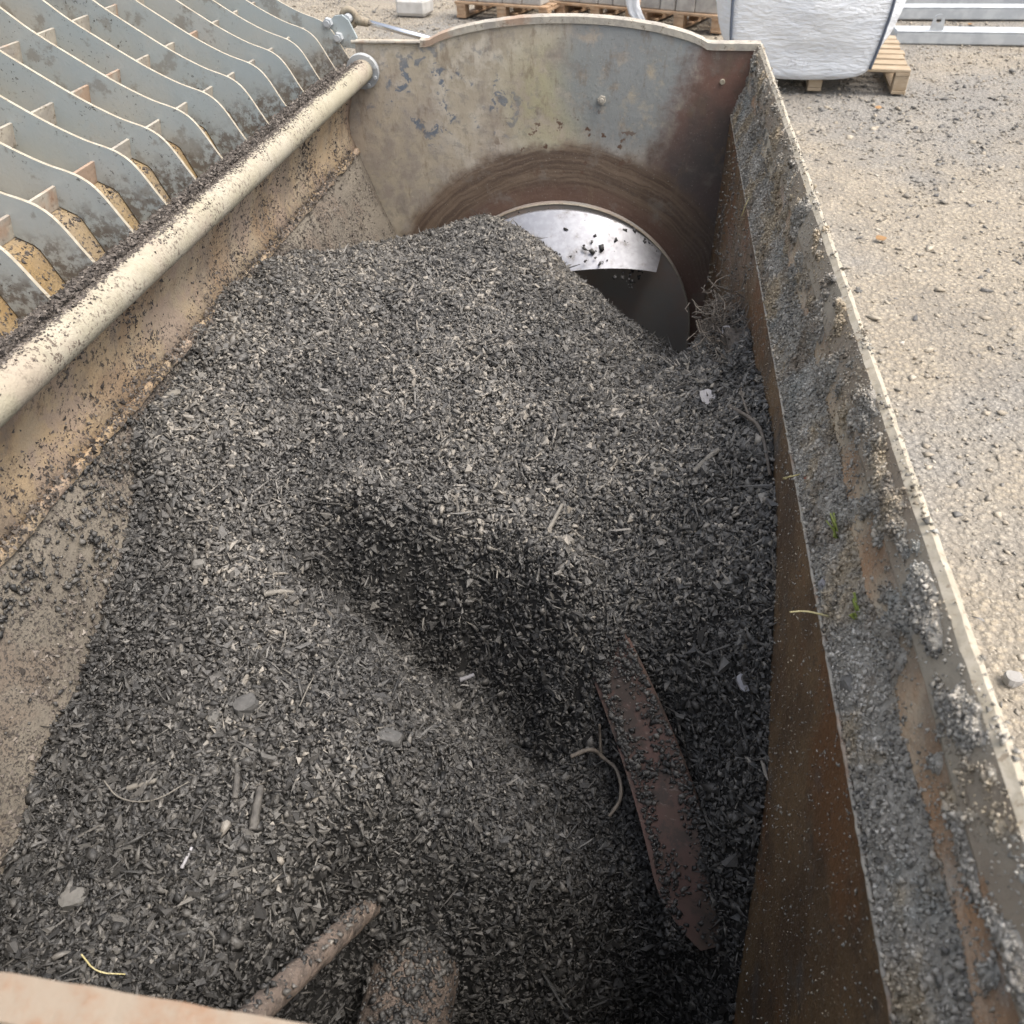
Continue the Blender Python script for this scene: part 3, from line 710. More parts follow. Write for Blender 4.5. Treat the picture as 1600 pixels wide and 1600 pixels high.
def fit_surface(P_, lam=2e-4):
    n_ = len(P_); d2 = ((P_[:, None, :2] - P_[None, :, :2]) ** 2).sum(-1)
    K = tps(d2) + lam * np.eye(n_); Q = np.c_[np.ones(n_), P_[:, :2]]
    A = np.block([[K, Q], [Q.T, np.zeros((3, 3))]])
    return np.linalg.solve(A, np.r_[P_[:, 2], np.zeros(3)])
_W = fit_surface(CP)
def height(x, y):
    x = np.asarray(x, float).ravel(); y = np.asarray(y, float).ravel(); out = np.empty(len(x))
    for i in range(0, len(x), 20000):
        xx, yy = x[i:i + 20000], y[i:i + 20000]
        d2 = (xx[:, None] - CP[None, :, 0]) ** 2 + (yy[:, None] - CP[None, :, 1]) ** 2
        out[i:i + 20000] = tps(d2) @ _W[:-3] + _W[-3] + _W[-2] * xx + _W[-1] * yy
    # trench the flight has just cut: steep far side, low ridge behind it
    d, al = trench(x, y)
    w = np.clip(al / .10, 0, 1) * np.clip((1.0 - al) / .12, 0, 1); w = w * w * (3 - 2 * w)
    dd = d + .012 * np.sin(al * 31) + .007 * np.sin(al * 67 + 1)
    out += w * (-.070 * np.exp(-(dd / .042) ** 2) + .045 * np.exp(-((dd - .095) / .050) ** 2) + .018 * np.exp(-((dd + .09) / .05) ** 2))
    # never below the buried shaft
    cover = np.exp(-((x - AX + .01) / .075) ** 4) * np.clip((y + 1.90) / .05, 0, 1)
    out = np.where(out < -.695, out + cover * (-.695 - out), out)
    # soft lumps
    out += .010 * np.sin(x * 21 + 3 * np.sin(y * 9)) * np.sin(y * 17 + 2 * np.sin(x * 11)) + .004 * np.sin(x * 61 + y * 13) * np.sin(y * 53 - x * 17)
    return out
LWX, LWZ = [.095, .072, .035, .002, -.03, -.052, -.066], [-.72, -.63, -.52, -.43, -.335, -.278, -.235]
def wall_x(z): return np.interp(z, LWZ, LWX)

def heap():
    nx, ny_ = 150, 320
    gx = np.linspace(-.064, .9525, nx); gy = np.linspace(Y0 + .001, Y1 - .001, ny_)
    X, Y = np.meshgrid(gx, gy); Z = height(X, Y).reshape(X.shape)
    X = np.maximum(X, wall_x(Z) - .004)
    v = np.stack([X.ravel(), Y.ravel(), Z.ravel() - .004], 1)
    idx = np.arange(nx * ny_).reshape(ny_, nx)
    f = np.stack([idx[:-1, :-1], idx[:-1, 1:], idx[1:, 1:], idx[1:, :-1]], -1).reshape(-1, 4)
    heap_o = mesh_obj('chip_heap', v, [tuple(q) for q in f.tolist()], M['charbase'], smooth=True)
    tag(heap_o, 'heap of black char and bark chips filling the mixer bucket', 'chips', kind='stuff')
    n_ = 350000
    x = rng.uniform(-.06, .953, n_); y = Y0 + .09 + (Y1 - Y0 - .09) * rng.uniform(0, 1, n_)
    z = height(x, y); e = 2e-3
    hx = (height(x + e, y) - height(x - e, y)) / (2 * e); hy = (height(x, y + e) - height(x, y - e)) / (2 * e)
    # even cover per surface area; thin where the heap turns away behind the crest
    k = (x > wall_x(z) + .002) & (rng.uniform(0, 1, n_) < np.clip(np.sqrt(1 + hx ** 2 + hy ** 2) / 1.7, .5, 1)) & ~((y > -.22) & (rng.uniform(0, 1, n_) < .6))
    x, y, z, hx, hy = x[k], y[k], z[k], hx[k], hy[k]; n_ = len(x)
    nrm = np.stack([-hx, -hy, np.ones(n_)], 1); nrm /= np.linalg.norm(nrm, axis=1, keepdims=True)
    s = np.clip(np.exp(rng.normal(math.log(.0044), .45, n_)), .0020, .013)
    ln = rng.uniform(.9, 1.7, n_); fib = rng.uniform(0, 1, n_) < .09; ln[fib] *= rng.uniform(1.8, 3.6, fib.sum())
    wd = rng.uniform(.6, 1.05, n_); wd[fib] *= .38
    size = np.stack([s * ln, s * wd, s * rng.uniform(.28, .62, n_)], 1); size[fib, 2] *= .6
    off = rng.normal(.0005, .0026, n_)
    tint = rng.beta(2.2, 2.6, n_) + np.where(fib, .10, 0)
    tint[rng.uniform(0, 1, n_) < .003] = .95
    pos = np.stack([x, y, z], 1) + nrm * off[:, None]
    # the settled crown is dry and dusty, freshly turned stuff lower down is damp and blacker
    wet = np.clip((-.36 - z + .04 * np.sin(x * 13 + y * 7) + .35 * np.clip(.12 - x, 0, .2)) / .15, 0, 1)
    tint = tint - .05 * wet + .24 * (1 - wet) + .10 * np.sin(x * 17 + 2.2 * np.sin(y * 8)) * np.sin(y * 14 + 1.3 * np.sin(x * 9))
    h_ = rng.uniform(0, 1, n_) < .52
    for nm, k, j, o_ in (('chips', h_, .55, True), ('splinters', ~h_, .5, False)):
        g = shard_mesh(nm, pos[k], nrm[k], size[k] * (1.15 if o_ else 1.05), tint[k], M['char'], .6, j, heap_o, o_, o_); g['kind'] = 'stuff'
    return heap_o
heap_o = heap()

# ------------------------------------------------------------------ dirt that clings to the bucket (nobody could count it)
def vnoise(x, y, z=0.0):
    return np.array([mnoise.noise(Vector((a, b, z))) for a, b in zip(x, y)])
def sz(n_, m, sd, lo, hi, flat=(.4, .8)):
    s = np.clip(np.exp(rng.normal(math.log(m), sd, n_)), lo, hi)
    return np.stack([s * rng.uniform(.9, 1.5, n_), s, s * rng.uniform(*flat, n_)], 1)

def u_x(u): return .9555 + .0235 * u
def rim_soil():
    # bank of soil lying on the ledge inside the lip
    ny_, nu = 1300, 18; v = []; f = []
    def lump(y, u, k=0.0):
        q = Vector((y * 34, u * 2.4, k)); a_ = 1 - 2 * abs(mnoise.noise(q)); b_ = 1 - 2 * abs(mnoise.noise(q * 2.7 + Vector((5, 1, 0)))); c_ = mnoise.noise(q * 7); d_ = mnoise.noise(q * 15)
        return .50 * a_ + .32 * b_ + .26 * c_ + .20 * d_
    for j in range(ny_ + 1):
        y = -2.32 + 2.30 * j / ny_
        rise = .068 + .026 * mnoise.noise(Vector((y * 5, 2, 0))) + .010 * mnoise.noise(Vector((y * 19, 4, 0)))
        for i in range(nu):
            u = i / (nu - 1); l_ = lump(y, u) * (.3 + .7 * math.sin(math.pi * min(1, .12 + u)))
            v.append((u_x(u) - .0045 * l_, y, -.1605 + rise * u ** 1.25 + .004 * math.sin(math.pi * u) + .0085 * l_))
    for j in range(ny_):
        for i in range(nu - 1): f.append((j * nu + i, j * nu + i + 1, (j + 1) * nu + i + 1, (j + 1) * nu + i))
    base = mesh_obj('rim_soil', v, f, M['rimsoil'], smooth=True)
    a = base.data.attributes.new('tint', 'FLOAT', 'POINT'); a.data.foreach_set('value', np.clip(rng.normal(.45, .15, len(v)), 0, 1).astype(np.float32))
    # soil caked in patches on the lip wall and the cutting edge
    nq = 24; v = []; f = []; TH = []
    for j in range(ny_ + 1):
        y = -2.32 + 2.30 * j / ny_; near = min(1, max(0, (-.55 - y) / 1.0))
        for i in range(nq):
            q = i / (nq - 1)
            x = .978 + .006 * q / .5 if q < .5 else .983 + .011 * (q - .5) / .5; z = -.105 + .06 * q / .5 if q < .5 else -.043 + .04 * (q - .5) / .5
            p_ = mnoise.noise(Vector((y * 15, q * 2.2, 8))) + .7 * mnoise.noise(Vector((y * 42, q * 6, 2))) - .24 + .20 * near * (.3 + .7 * q) - max(0, q - .86) * 2.5
            t_ = max(-.15, min(.6, p_)); th = .013 * t_ + (.004 * lump(y, q, 4.0) if t_ > 0 else 0)
            if q in (0.0, 1.0): th = min(th, -.0012)
            v.append((x - th * .9, y, z + th * .35)); TH.append(th)
    for j in range(ny_):
        for i in range(nq - 1): f.append((j * nq + i, j * nq + i + 1, (j + 1) * nq + i + 1, (j + 1) * nq + i))
    cake = mesh_obj('caked_soil', v, f, M['rimsoil'], base, smooth=True); cake['kind'] = 'stuff'
    a = cake.data.attributes.new('tint', 'FLOAT', 'POINT'); a.data.foreach_set('value', np.clip(rng.normal(.40, .14, len(v)), 0, 1).astype(np.float32))
    bank_v = np.array([tuple(q.co) for q in base.data.vertices])
    tag(base, 'bank of pale grey soil crumbs on the ledge inside the right lip', 'soil', kind='stuff')
    cv_ = np.array(v); ok = np.where(np.array(TH) > .0006)[0]
    P_, N_, S_, T_ = [], [], [], []
    def put(p, n_, s, t): P_.append(p); N_.append(np.tile(n_, (len(p), 1))); S_.append(s); T_.append(t)
    pk = rng.choice(ok, 17000); jt = rng.normal(0, .0022, (17000, 3)) * np.array((.3, 1, 1)); pt_ = cv_[pk] + jt
    put(pt_, (-.9, 0, .35), sz(17000, .0024, .45, .0010, .006, (.6, 1.0)), rng.beta(1.8, 2.2, 17000) + .35 * vnoise(pt_[:, 1] * 14, pt_[:, 2] * 14, 3.0))
    n1 = 30000                                           # fine and middling crumbs on the bank
    p1 = bank_v[rng.integers(0, len(bank_v), n1)] + rng.normal(0, .0016, (n1, 3))
    put(p1, (-.7, 0, .7), sz(n1, .0025, .45, .0010, .006, (.6, 1.0)), rng.beta(1.7, 2.0, n1) + .40 * vnoise(p1[:, 1] * 9, p1[:, 2] * 20, 1.0) + .04)
    n2 = 900                                             # clods
    y = rng.uniform(-2.3, -.05, n2); u = rng.uniform(0, .9, n2)
    put(np.stack([.956 + .022 * u, y, -.155 + .062 * u ** 1.25], 1), (-.6, 0, .8), sz(n2, .0042, .3, .003, .007, (.6, .9)), rng.beta(2, 2, n2))
    n3 = 6000                                            # lumps stuck to the lip face and its wall, in clusters, thicker near the camera
    y = rng.uniform(-2.3, -.05, n3); q = rng.uniform(0, 1, n3)
    cl = vnoise(y * 17, q * 2.2, 8.0) + .45 * vnoise(y * 45, q * 7, 2.0)
    near = np.clip((-.55 - y) / 1.0, 0, 1)
    k = cl > .34 - .28 * near * (0.4 + .6 * q) ; y, q, cl = y[k], q[k], cl[k]
    x = np.where(q < .45, .979 + .005 * q / .45, .983 + .011 * (q - .45) / .55); z = np.where(q < .45, -.095 + .05 * q / .45, -.043 + .04 * (q - .45) / .55)
    lift = np.clip(cl - .15, 0, .6) * .016
    put(np.stack([x - lift, y, z + lift * .4], 1), (-.9, 0, .35), sz(len(y), .0022, .45, .0010, .0055, (.5, .9)), rng.beta(2, 2, len(y)) - .04)
    n7 = 16000                                           # fine grit dusted over the lip and its wall
    y = rng.uniform(-2.3, -.02, n7); q = rng.uniform(0, 1, n7); k = rng.uniform(0, 1, n7) < np.clip(.45 + .8 * vnoise(y * 8, q * 2, 12.0), .1, 1); y, q = y[k], q[k]
    x = np.where(q < .5, .978 + .006 * q / .5, .983 + .011 * (q - .5) / .5); z = np.where(q < .5, -.105 + .06 * q / .5, -.043 + .04 * (q - .5) / .5)
    put(np.stack([x - .0006, y, z], 1), (-.95, 0, .3), sz(len(y), .0016, .45, .0007, .0045, (.4, .8)), rng.beta(2, 1.6, len(y)))
    n4 = 1700                                            # crumbs along the top of the cutting edge
    y = rng.uniform(-2.3, 0, n4); k = vnoise(y * 12, y * 0, 3.0) + rng.normal(0, .25, n4) > .12; y = y[k]
    put(np.stack([rng.uniform(.994, 1.006, len(y)), y, np.full(len(y), .0015)], 1), (0, 0, 1), sz(len(y), .0024, .45, .0010, .006), rng.beta(1.6, 2.4, len(y)) * .8)
    n5 = 9000                                            # grains stuck to the inner wall under the ledge
    y = rng.uniform(-2.2, -.4, n5); z = -.17 - rng.beta(1, 1.6, n5) * .6
    put(np.stack([np.full(n5, .9522), y, z], 1), (-1, 0, 0), sz(n5, .0013, .45, .0006, .0042), rng.beta(2, 1.5, n5))
    put(np.stack([np.full(1500, .9515), rng.uniform(-.85, -.02, 1500), rng.uniform(-.75, -.17, 1500)], 1), (-1, 0, 0), sz(1500, .003, .5, .001, .008), rng.beta(2, 2.5, 1500) - .1)
    g = shard_mesh('crumbs', np.concatenate(P_), np.concatenate(N_), np.concatenate(S_), np.concatenate(T_), M['rimsoil'], .6, .5, base, 'bip', True); g['kind'] = 'stuff'
rim_soil()

def drift_z(u): return -.066 + .034 * np.sin(u * 1.75) - .010 * (1 - u)
def wall_dirt():
    # low bank of dirt trapped behind the tube
    v = []; f = []; ny_, nu = 700, 10
    for j in range(ny_ + 1):
        y = -2.21 + 2.13 * j / ny_; a_ = .5 + .5 * mnoise.noise(Vector((y * 4, 0, 0))) + .3 * mnoise.noise(Vector((y * 17, 2, 0)))
        a_ *= min(1, max(0, (-.08 - y) / .3))
        for i in range(nu):
            u = i / (nu - 1); l_ = mnoise.noise(Vector((y * 60, u * 5, 1))) + .5 * mnoise.noise(Vector((y * 150, u * 12, 4)))
            v.append((-.080 + .070 * u * (.80 + .22 * a_), y, float(drift_z(u)) - .012 * (1 - a_) + .0035 * l_ - (.02 if i in (0, nu - 1) else 0)))
    for j in range(ny_):
        for i in range(nu - 1): f.append((j * nu + i, j * nu + i + 1, (j + 1) * nu + i + 1, (j + 1) * nu + i))
    bank = mesh_obj('dirt_bank', v, f, M['crumb'], smooth=True)
    a = bank.data.attributes.new('tint', 'FLOAT', 'POINT'); a.data.foreach_set('value', np.clip(rng.normal(.42, .15, len(v)), 0, 1).astype(np.float32))
    tag(bank, 'brown dirt banked up behind the cream tube, between the slat ends', 'dirt', kind='stuff')
    P_, N_, S_, T_ = [], [], [], []; Q_ = ([], [], [], [])
    def put(p, n_, s, t): P_.append(p); N_.append(n_); S_.append(s); T_.append(t)
    def putc(p, n_, s, t):
        for l_, a_ in zip(Q_, (p, n_, s, t)): l_.append(a_)
    # drift of crumbs caught behind the tube between the slats
    n1 = 30000; y = rng.uniform(-2.2, -.12, n1); u = rng.uniform(0, 1, n1)
    dens = .55 + .9 * vnoise(y * 4, u * 0) + .35 * vnoise(y * 17, u * 3, 1.0); k = (rng.uniform(0, 1, n1) < np.clip(dens, .12, 1)) ; y, u = y[k], u[k]
    x = -.080 + .070 * u; z = drift_z(u) + rng.normal(0, .003, len(u))
    put(np.stack([x, y, z], 1), np.tile((0, 0, 1.0), (len(y), 1)), sz(len(y), .0034, .45, .0014, .008), rng.beta(2, 2.6, len(y)))
    # crumbs on the tube itself, mostly on its crown and the grate side
    n2 = 40000; y = rng.uniform(-2.2, -.04, n2); a = np.radians(rng.normal(118, 34, n2)); k = (a > .55) & (rng.uniform(0, 1, n2) < np.clip(.08 + .75 * np.clip((a - 1.0) / .8, 0, 1) + .6 * vnoise(y * 9, a * 2, 4.0), .03, 1)); y, a = y[k], a[k]
    nn = np.stack([np.cos(a), 0 * a, np.sin(a)], 1)
    put(np.stack([PC[0] + .028 * nn[:, 0], y, PC[1] + .028 * nn[:, 2]], 1), nn, sz(len(y), .0022, .5, .0008, .0065, (.3, .6)), rng.beta(2, 2.4, len(y)))
    # specks on the upper rear wall
    n3 = 28000; y = rng.uniform(-2.15, -.02, n3); t = rng.uniform(0, 1, n3)
    k = rng.uniform(0, 1, n3) < np.clip(.15 + .7 * vnoise(y * 7, t * 3, 6.0) + .5 * vnoise(y * 30, t * 9, 7.0) + .35 * (t - .4), .03, 1); y, t = y[k], t[k]
    ul = np.array(upper_left); L = np.linspace(0, 1, len(ul)); x = np.interp(t, L, ul[:, 0]); z = np.interp(t, L, ul[:, 1])
    put(np.stack([x + .001, y, z], 1), np.tile((1.0, 0, .1), (len(y), 1)), sz(len(y), .0022, .55, .0008, .008, (.25, .5)), rng.beta(2, 3, len(y)))
    # chips strewn on the lower wall above the heap
    n4 = 60000; y = rng.uniform(-2.05, -.02, n4); t = rng.uniform(0, 1, n4)
    ll = np.array(lower_left); L = np.linspace(0, 1, len(ll)); x = np.interp(t, L, ll[:, 0]); z = np.interp(t, L, ll[:, 1])
    hz = height(x + .01, y); gap = z - hz
    k = (gap > -.01) & (rng.uniform(0, 1, n4) < np.clip(.95 * np.exp(-np.clip(gap, 0, 9) / .05) + .12 + .6 * vnoise(y * 6, t * 5, 2.0) + .5 * vnoise(y * 28, t * 16, 3.0), .03, 1)); y, t, x, z = y[k], t[k], x[k], z[k]
    put(np.stack([x + .002, y, z], 1), np.tile((.94, 0, .34), (len(y), 1)), sz(len(y), .0024, .55, .0009, .009, (.3, .6)), rng.beta(2, 2.4, len(y)))
    n11 = 5500; y = rng.uniform(-2.1, -.9, n11); t = np.clip(rng.normal(.16, .10, n11), .01, .6); k = rng.uniform(0, 1, n11) < np.clip(.45 + 1.1 * vnoise(y * 6, t * 6, 9.0) + .5 * vnoise(y * 25, t * 20, 1.0), .02, 1); y, t = y[k], t[k]
    x = np.interp(t, L, ll[:, 0]); z = np.interp(t, L, ll[:, 1]); k = z > height(x + .01, y) - .005; x, y, z = x[k], y[k], z[k]
    putc(np.stack([x + .003 + rng.uniform(0, .004, len(y)), y, z], 1), np.tile((.94, 0, .34), (len(y), 1)), sz(len(y), .0044, .45, .0018, .010, (.35, .7)), rng.beta(2, 2.2, len(y)) + .05)
    # lying along the weld seam
    n5 = 5000; y = rng.uniform(-2.1, -.05, n5); put(np.stack([-.050 + rng.normal(0, .006, n5), y, -.270 + rng.normal(.002, .006, n5)], 1), np.tile((.6, 0, .8), (n5, 1)), sz(n5, .003, .5, .001, .008), rng.beta(2, 2, n5))
    # chips lying on the shaft and its arm
    n8 = 2200; y = -1.85 - .34 * rng.uniform(0, 1, n8) ** 2.6; a = np.radians(rng.normal(80, 38, n8)); nn = np.stack([np.cos(a), 0 * a, np.sin(a)], 1)
    putc(np.stack([AX - .01 + .063 * nn[:, 0], y, AZ + .01 + .063 * nn[:, 2]], 1), nn, sz(n8, .0048, .45, .0018, .011), rng.beta(2, 2.6, n8))
    t = rng.uniform(0, 1, 420) ** 1.5; A_, B_ = np.array((.470, -1.82, -.70)), np.array((.395, -2.12, -.45)); p8 = A_ + (B_ - A_) * t[:, None] + np.array((.0, .004, .012)) + rng.normal(0, .007, (420, 3)) * np.array((1, .5, .4))
    putc(p8, np.tile((.2, -.3, .9), (420, 1)), sz(420, .0045, .4, .002, .009), rng.beta(2, 2.6, 420))
    # dirt on the shining flight and chips riding on the red-brown one
    n9 = 520; a = np.radians(rng.uniform(46, 126, n9)); e_ = rng.uniform(0, 1, n9); k = rng.uniform(0, 1, n9) < np.clip(.10 + .9 * (e_ > .88) + .5 * (np.degrees(a) > 105) + .8 * (np.degrees(a) < 52) * (e_ < .5), 0, 1); a, e_ = a[k], e_[k]; r = .30 + .098 * e_
    putc(np.stack([AX + r * np.cos(a), -.075 - .10 * (1 - e_) - .004 + .02 * e_, AZ + r * np.sin(a)], 1), np.tile((0, -.8, .6), (len(a), 1)), sz(len(a), .0065, .5, .002, .016), rng.beta(1.5, 4, len(a)))
    n10 = 6500; ad = 66 - 54 * rng.uniform(0, 1, n10) ; e_ = rng.uniform(0, 1, n10)
    k = rng.uniform(0, 1, n10) < np.clip(.04 + .9 * np.exp(-(66 - ad) / 12) + 1.0 * np.exp(-(1 - e_) / .10) + .9 * np.exp(-e_ / .10) + .5 * vnoise(ad * .11, e_ * 3, 2.0), 0, 1); ad, e_ = ad[k], e_[k]; a = np.radians(ad); r = .319 + .08 * e_
    putc(np.stack([.55 + r * np.cos(a), fl_y(ad) - .012 * (1 - e_) - .002, -.80 + r * np.sin(a)], 1), np.tile((0, -.9, .4), (len(a), 1)), sz(len(a), .0038, .5, .0015, .010, (.3, .6)), rng.beta(2, 2.8, len(a)))
    # sprinkled over the hood sheet between the slats, and on the far plate low down
    n6 = 5000; y = rng.uniform(-2.1, -.05, n6); t = rng.uniform(0, 1, n6) ** 1.6; hd = np.array(HOOD)[1:5]; L = np.linspace(0, 1, len(hd))
    put(np.stack([np.interp(t, L, hd[:, 0]), y, np.interp(t, L, hd[:, 1]) + .001], 1), np.tile((.8, 0, .5), (n6, 1)), sz(n6, .0026, .5, .001, .007, (.3, .6)), rng.beta(2, 3, n6))
    o = shard_mesh('clinging_dirt', np.concatenate(P_), np.concatenate(N_), np.concatenate(S_), np.concatenate(T_), M['crumb'], .35, .5, None, 'tet')
    lc = shard_mesh('stray_chips', *(np.concatenate(l_) for l_ in Q_), M['char'], .5, .5, heap_o, True, True); lc['kind'] = 'stuff'
    tag(o, 'dark dirt crumbs stuck to the cream tube and ochre rear wall', 'dirt', kind='stuff')
wall_dirt()

# ------------------------------------------------------------------ white bulk bag on its pallet
def rotz(a): return Matrix.Rotation(a, 3, 'Z')
def pallet(label, loc, ang, w, d, h, mat, group='pallets in the yard', nb=7):
    """loc: middle of the front edge on the ground; boards run along the front"""
    R_ = rotz(ang); t = thing('pallet', label, 'pallet', loc, group)
    def P(x, y, z): return tuple(R_ @ Vector((x, y, z)) + Vector(loc))
    bt = .022
    bw = d / nb * .74
    for i in range(nb):
        MB().box(P(rng.normal(0, .006), bw / 2 + (d - bw) * i / (nb - 1), h - bt / 2 + rng.normal(0, .0008)), (w, bw, bt), R_ @ rotz(rng.normal(0, .006)), 0, .004).build('plank', mat, t)
    for x in (-w / 2 + .055, 0, w / 2 - .055):
        MB().box(P(x, d / 2, h - bt * 1.5 - .0005), (.10, d, bt), R_, 0, .003).build('stringer_board', mat, t)
        MB().box(P(x, d / 2, bt / 2), (.10, d, bt), R_, 0, .003).build('bottom_board', mat, t)
        for y in (.055, d / 2, d - .055):
            hh = h - 3 * bt - .002
            MB().box(P(x, y, bt + .0008 + hh / 2), (.098, .10, hh), R_, 0, .004).build('block', mat, t)
    return t
pallet('pale wooden pallet carrying the white bulk bag', (1.965, 4.72, G), math.radians(-5), 1.30, 1.16, .165, M['wood'], None)

def bag():
    cx, cy, z0, z1 = 1.865, 5.165, G + .168, -.10
    ang = math.radians(-5); nz = 46; per = 24
    loc = (cx, cy, z0); t = thing('bulk_bag', 'full white woven bulk bag with dark corner seams on a pallet', 'bag', loc)
    v = []; f = []
    def pt(side, s, h):
        # side 0 front, 1 right, 2 back, 3 left; s in -1..1 along it; h in 0..1
        hw, hd = .525, .50
        grow = .93 + .10 * math.sin(min(h * 1.9, 1) * math.pi / 2) - .06 * max(0, h - .8) / .2
        bul = (.05, .155, .06, .155)[side] * math.sin(math.pi * min(1, .04 + h * .86)) ** .8
        q = 1 - abs(s) ** 2.4
        if side == 0: x, y = s * hw, -hd - bul * q
        elif side == 1: x, y = hw + bul * q, s * hd
        elif side == 2: x, y = -s * hw, hd + bul * q
        else: x, y = -hw - bul * q, -s * hd
        x *= grow; y *= grow
        z = z0 + (z1 - z0) * h
        sag = max(0, .10 - h) / .10
        z -= .085 * sag * (1 if side == 0 else .3) * q ** .5 if side == 0 else .02 * sag * q
        w = mnoise.noise(Vector((x * 3 + 4, y * 3, z * 9 + x * 2.5))) * .012 + mnoise.noise(Vector((x * 6 + 1, y * 6, z * 26 - x * 9))) * .006
        r = math.hypot(x, y); k = (1 + w / r * (.3 + .7 * q))
        p = rotz(ang) @ Vector((x * k, y * k, 0)); return (p.x + cx, p.y + cy, z)
    rings = []
    for j in range(nz + 1):
        h = j / nz
        for side in range(4):
            for i in range(per): v.append(pt(side, -1 + 2 * i / per, h))
    n_ = 4 * per
    for j in range(nz):
        for i in range(n_): f.append((j * n_ + i, j * n_ + (i + 1) % n_, (j + 1) * n_ + (i + 1) % n_, (j + 1) * n_ + i))
    f += [tuple(range(n_ - 1, -1, -1)), tuple(nz * n_ + i for i in range(n_))]
    mesh_obj('body', v, f, M['bag'], t, True)
    for side in range(4):
        MB().tube([Vector(pt(side, -1, k / 40)) + (Vector(pt(side, -1, k / 40)) - Vector((cx, cy, pt(side, -1, k / 40)[2]))).normalized() * .007 for k in range(41)], .010, 8).build('corner_seam', M['seam'], t, True)
bag()

# ------------------------------------------------------------------ pallets of concrete blocks along the back
u_ = math.atan2(6.69 - 7.36, 1.34 + .25)
ORD = ['leftmost', 'second', 'third', 'fourth', 'rightmost']
def block_row(loc, ang, w, h, widths, where, off=.03):
    x = -w / 2 + .01; R_ = rotz(ang)
    for i, bw in enumerate(widths):
        hh = .42 + .05 * (i % 2)
        c = R_ @ Vector((x + bw / 2, off + .11 + rng.normal(0, .006), h + hh / 2 + .002)) + Vector(loc)
        o = MB().box(c, (bw - .008, .20, hh), R_ @ rotz(rng.normal(0, .02)), 0, .008).build('concrete_block', M['concrete'])
        nm = ORD[i] if i < len(widths) - 1 else 'rightmost'
        tag(o, f'{nm} upright grey concrete block on the {where}', 'concrete block', 'concrete blocks standing on the pallets')
        x += bw
def mid(a, b): return ((a[0] + b[0]) / 2, (a[1] + b[1]) / 2, G)
PA = [((.56, 7.02), (1.36, 6.68), 'brown pallet of blocks right beside the white bag'),
      ((-.27, 7.36), (.545, 7.03), 'brown pallet of blocks in the middle of the back row'),
      ((-1.30, 7.36), (-.31, 7.06), 'brown pallet of blocks at the left of the back row')]
for (a, b, lab), ws in zip(PA, ([.21, .16, .19, .24], [.24, .20, .17, .20], [.22, .28, .22, .22])):
    a_ = math.atan2(b[1] - a[1], b[0] - a[0]); w_ = math.hypot(b[0] - a[0], b[1] - a[1])
    pallet(lab, mid(a, b), a_, w_, .9, .145, M['oldwood'], 'pallets along the back of the yard', 6)
    block_row(mid(a, b), a_, w_, .145, ws, {'r': 'pallet beside the white bag', 'i': 'middle pallet of the back row', 'a': 'left pallet of the back row'}[lab.split('blocks ')[1][0]])
o = MB().box((-1.78, 7.55, G + .075), (.34, .26, .16), rotz(-.15), 0, .03).build('concrete_slab', M['white'])
tag(o, 'pale squat concrete slab on the gravel behind the gas strut', 'concrete slab')
# torn wrapping film hanging from the middle pallet
def film(name, path, width, label):
    v = []; f = []; n_ = len(path)
    for i, p in enumerate(path):
        for k in range(7):
            s = k / 6 - .5; w = width * (1 - .35 * i / n_)
            v.append((p[0] + s * w, p[1] - .37 * s * w + .014 * math.sin(k * 2.1 + i), p[2] + .010 * math.sin(k * 1.7 + i * 1.3)))
    for i in range(n_ - 1):
        for k in range(6): f.append((i * 7 + k, i * 7 + k + 1, i * 7 + 8 + k, i * 7 + 7 + k))
    o = mesh_obj(name, v, f, M['film'], smooth=True); m = o.modifiers.new('thickness', 'SOLIDIFY'); m.thickness = .002
    return tag(o, label, 'plastic film')
film('plastic_film', [(.50, 6.93, -.80), (.50, 6.93, -.95), (.52, 6.92, -1.06), (.55, 6.90, -1.12), (.60, 6.87, -1.18), (.62, 6.85, -1.235)], .15, 'torn white film hanging down the front of the block pallets')
film('plastic_film', [(-.52, 6.99, G + .05), (-.45, 6.95, G + .035), (-.36, 6.92, G + .03), (-.25, 6.90, G + .03)], .16, 'crumpled white film on the ground just behind the bucket arc')

# ------------------------------------------------------------------ galvanised beams on the right
def beam(loc, L, w, h, ang, label):
    R_ = rotz(ang); t = thing('steel_beam', label, 'beam', loc, 'steel beams lying on the gravel')
    prof = [(-w / 2, 0), (w / 2, 0), (w / 2, h), (-w / 2, h)]
    MB().box(R_ @ Vector((L / 2, w / 2, h / 2)) + Vector(loc), (L, w, h), R_, 0, .010).build('web', M['galv'], t)
    MB().box(R_ @ Vector((L / 2, w / 2 - .004, h + .0035)) + Vector(loc), (L * .998, w * .985, .006), R_, 0, .002).build('top_flange', M['galv'], t)
    return t, R_
t, R_ = beam((2.86, 6.39, G - .012), 4.2, .24, .095, math.radians(-1.5), 'nearest grey steel beam, the one with an eye lug')
lo = R_ @ Vector((.33, .02, .095)) + Vector((2.86, 6.39, G))
outl = [(-.055, 0), (.055, 0), (.05, .07)] + [(.05 * math.cos(a), .075 + .05 * math.sin(a)) for a in (math.pi * k / 12 for k in range(1, 12))] + [(-.05, .07)]
mb = MB()
hole = [(.022 * math.cos(a), .078 + .022 * math.sin(a)) for a in (2 * math.pi * k / 16 for k in range(16))]
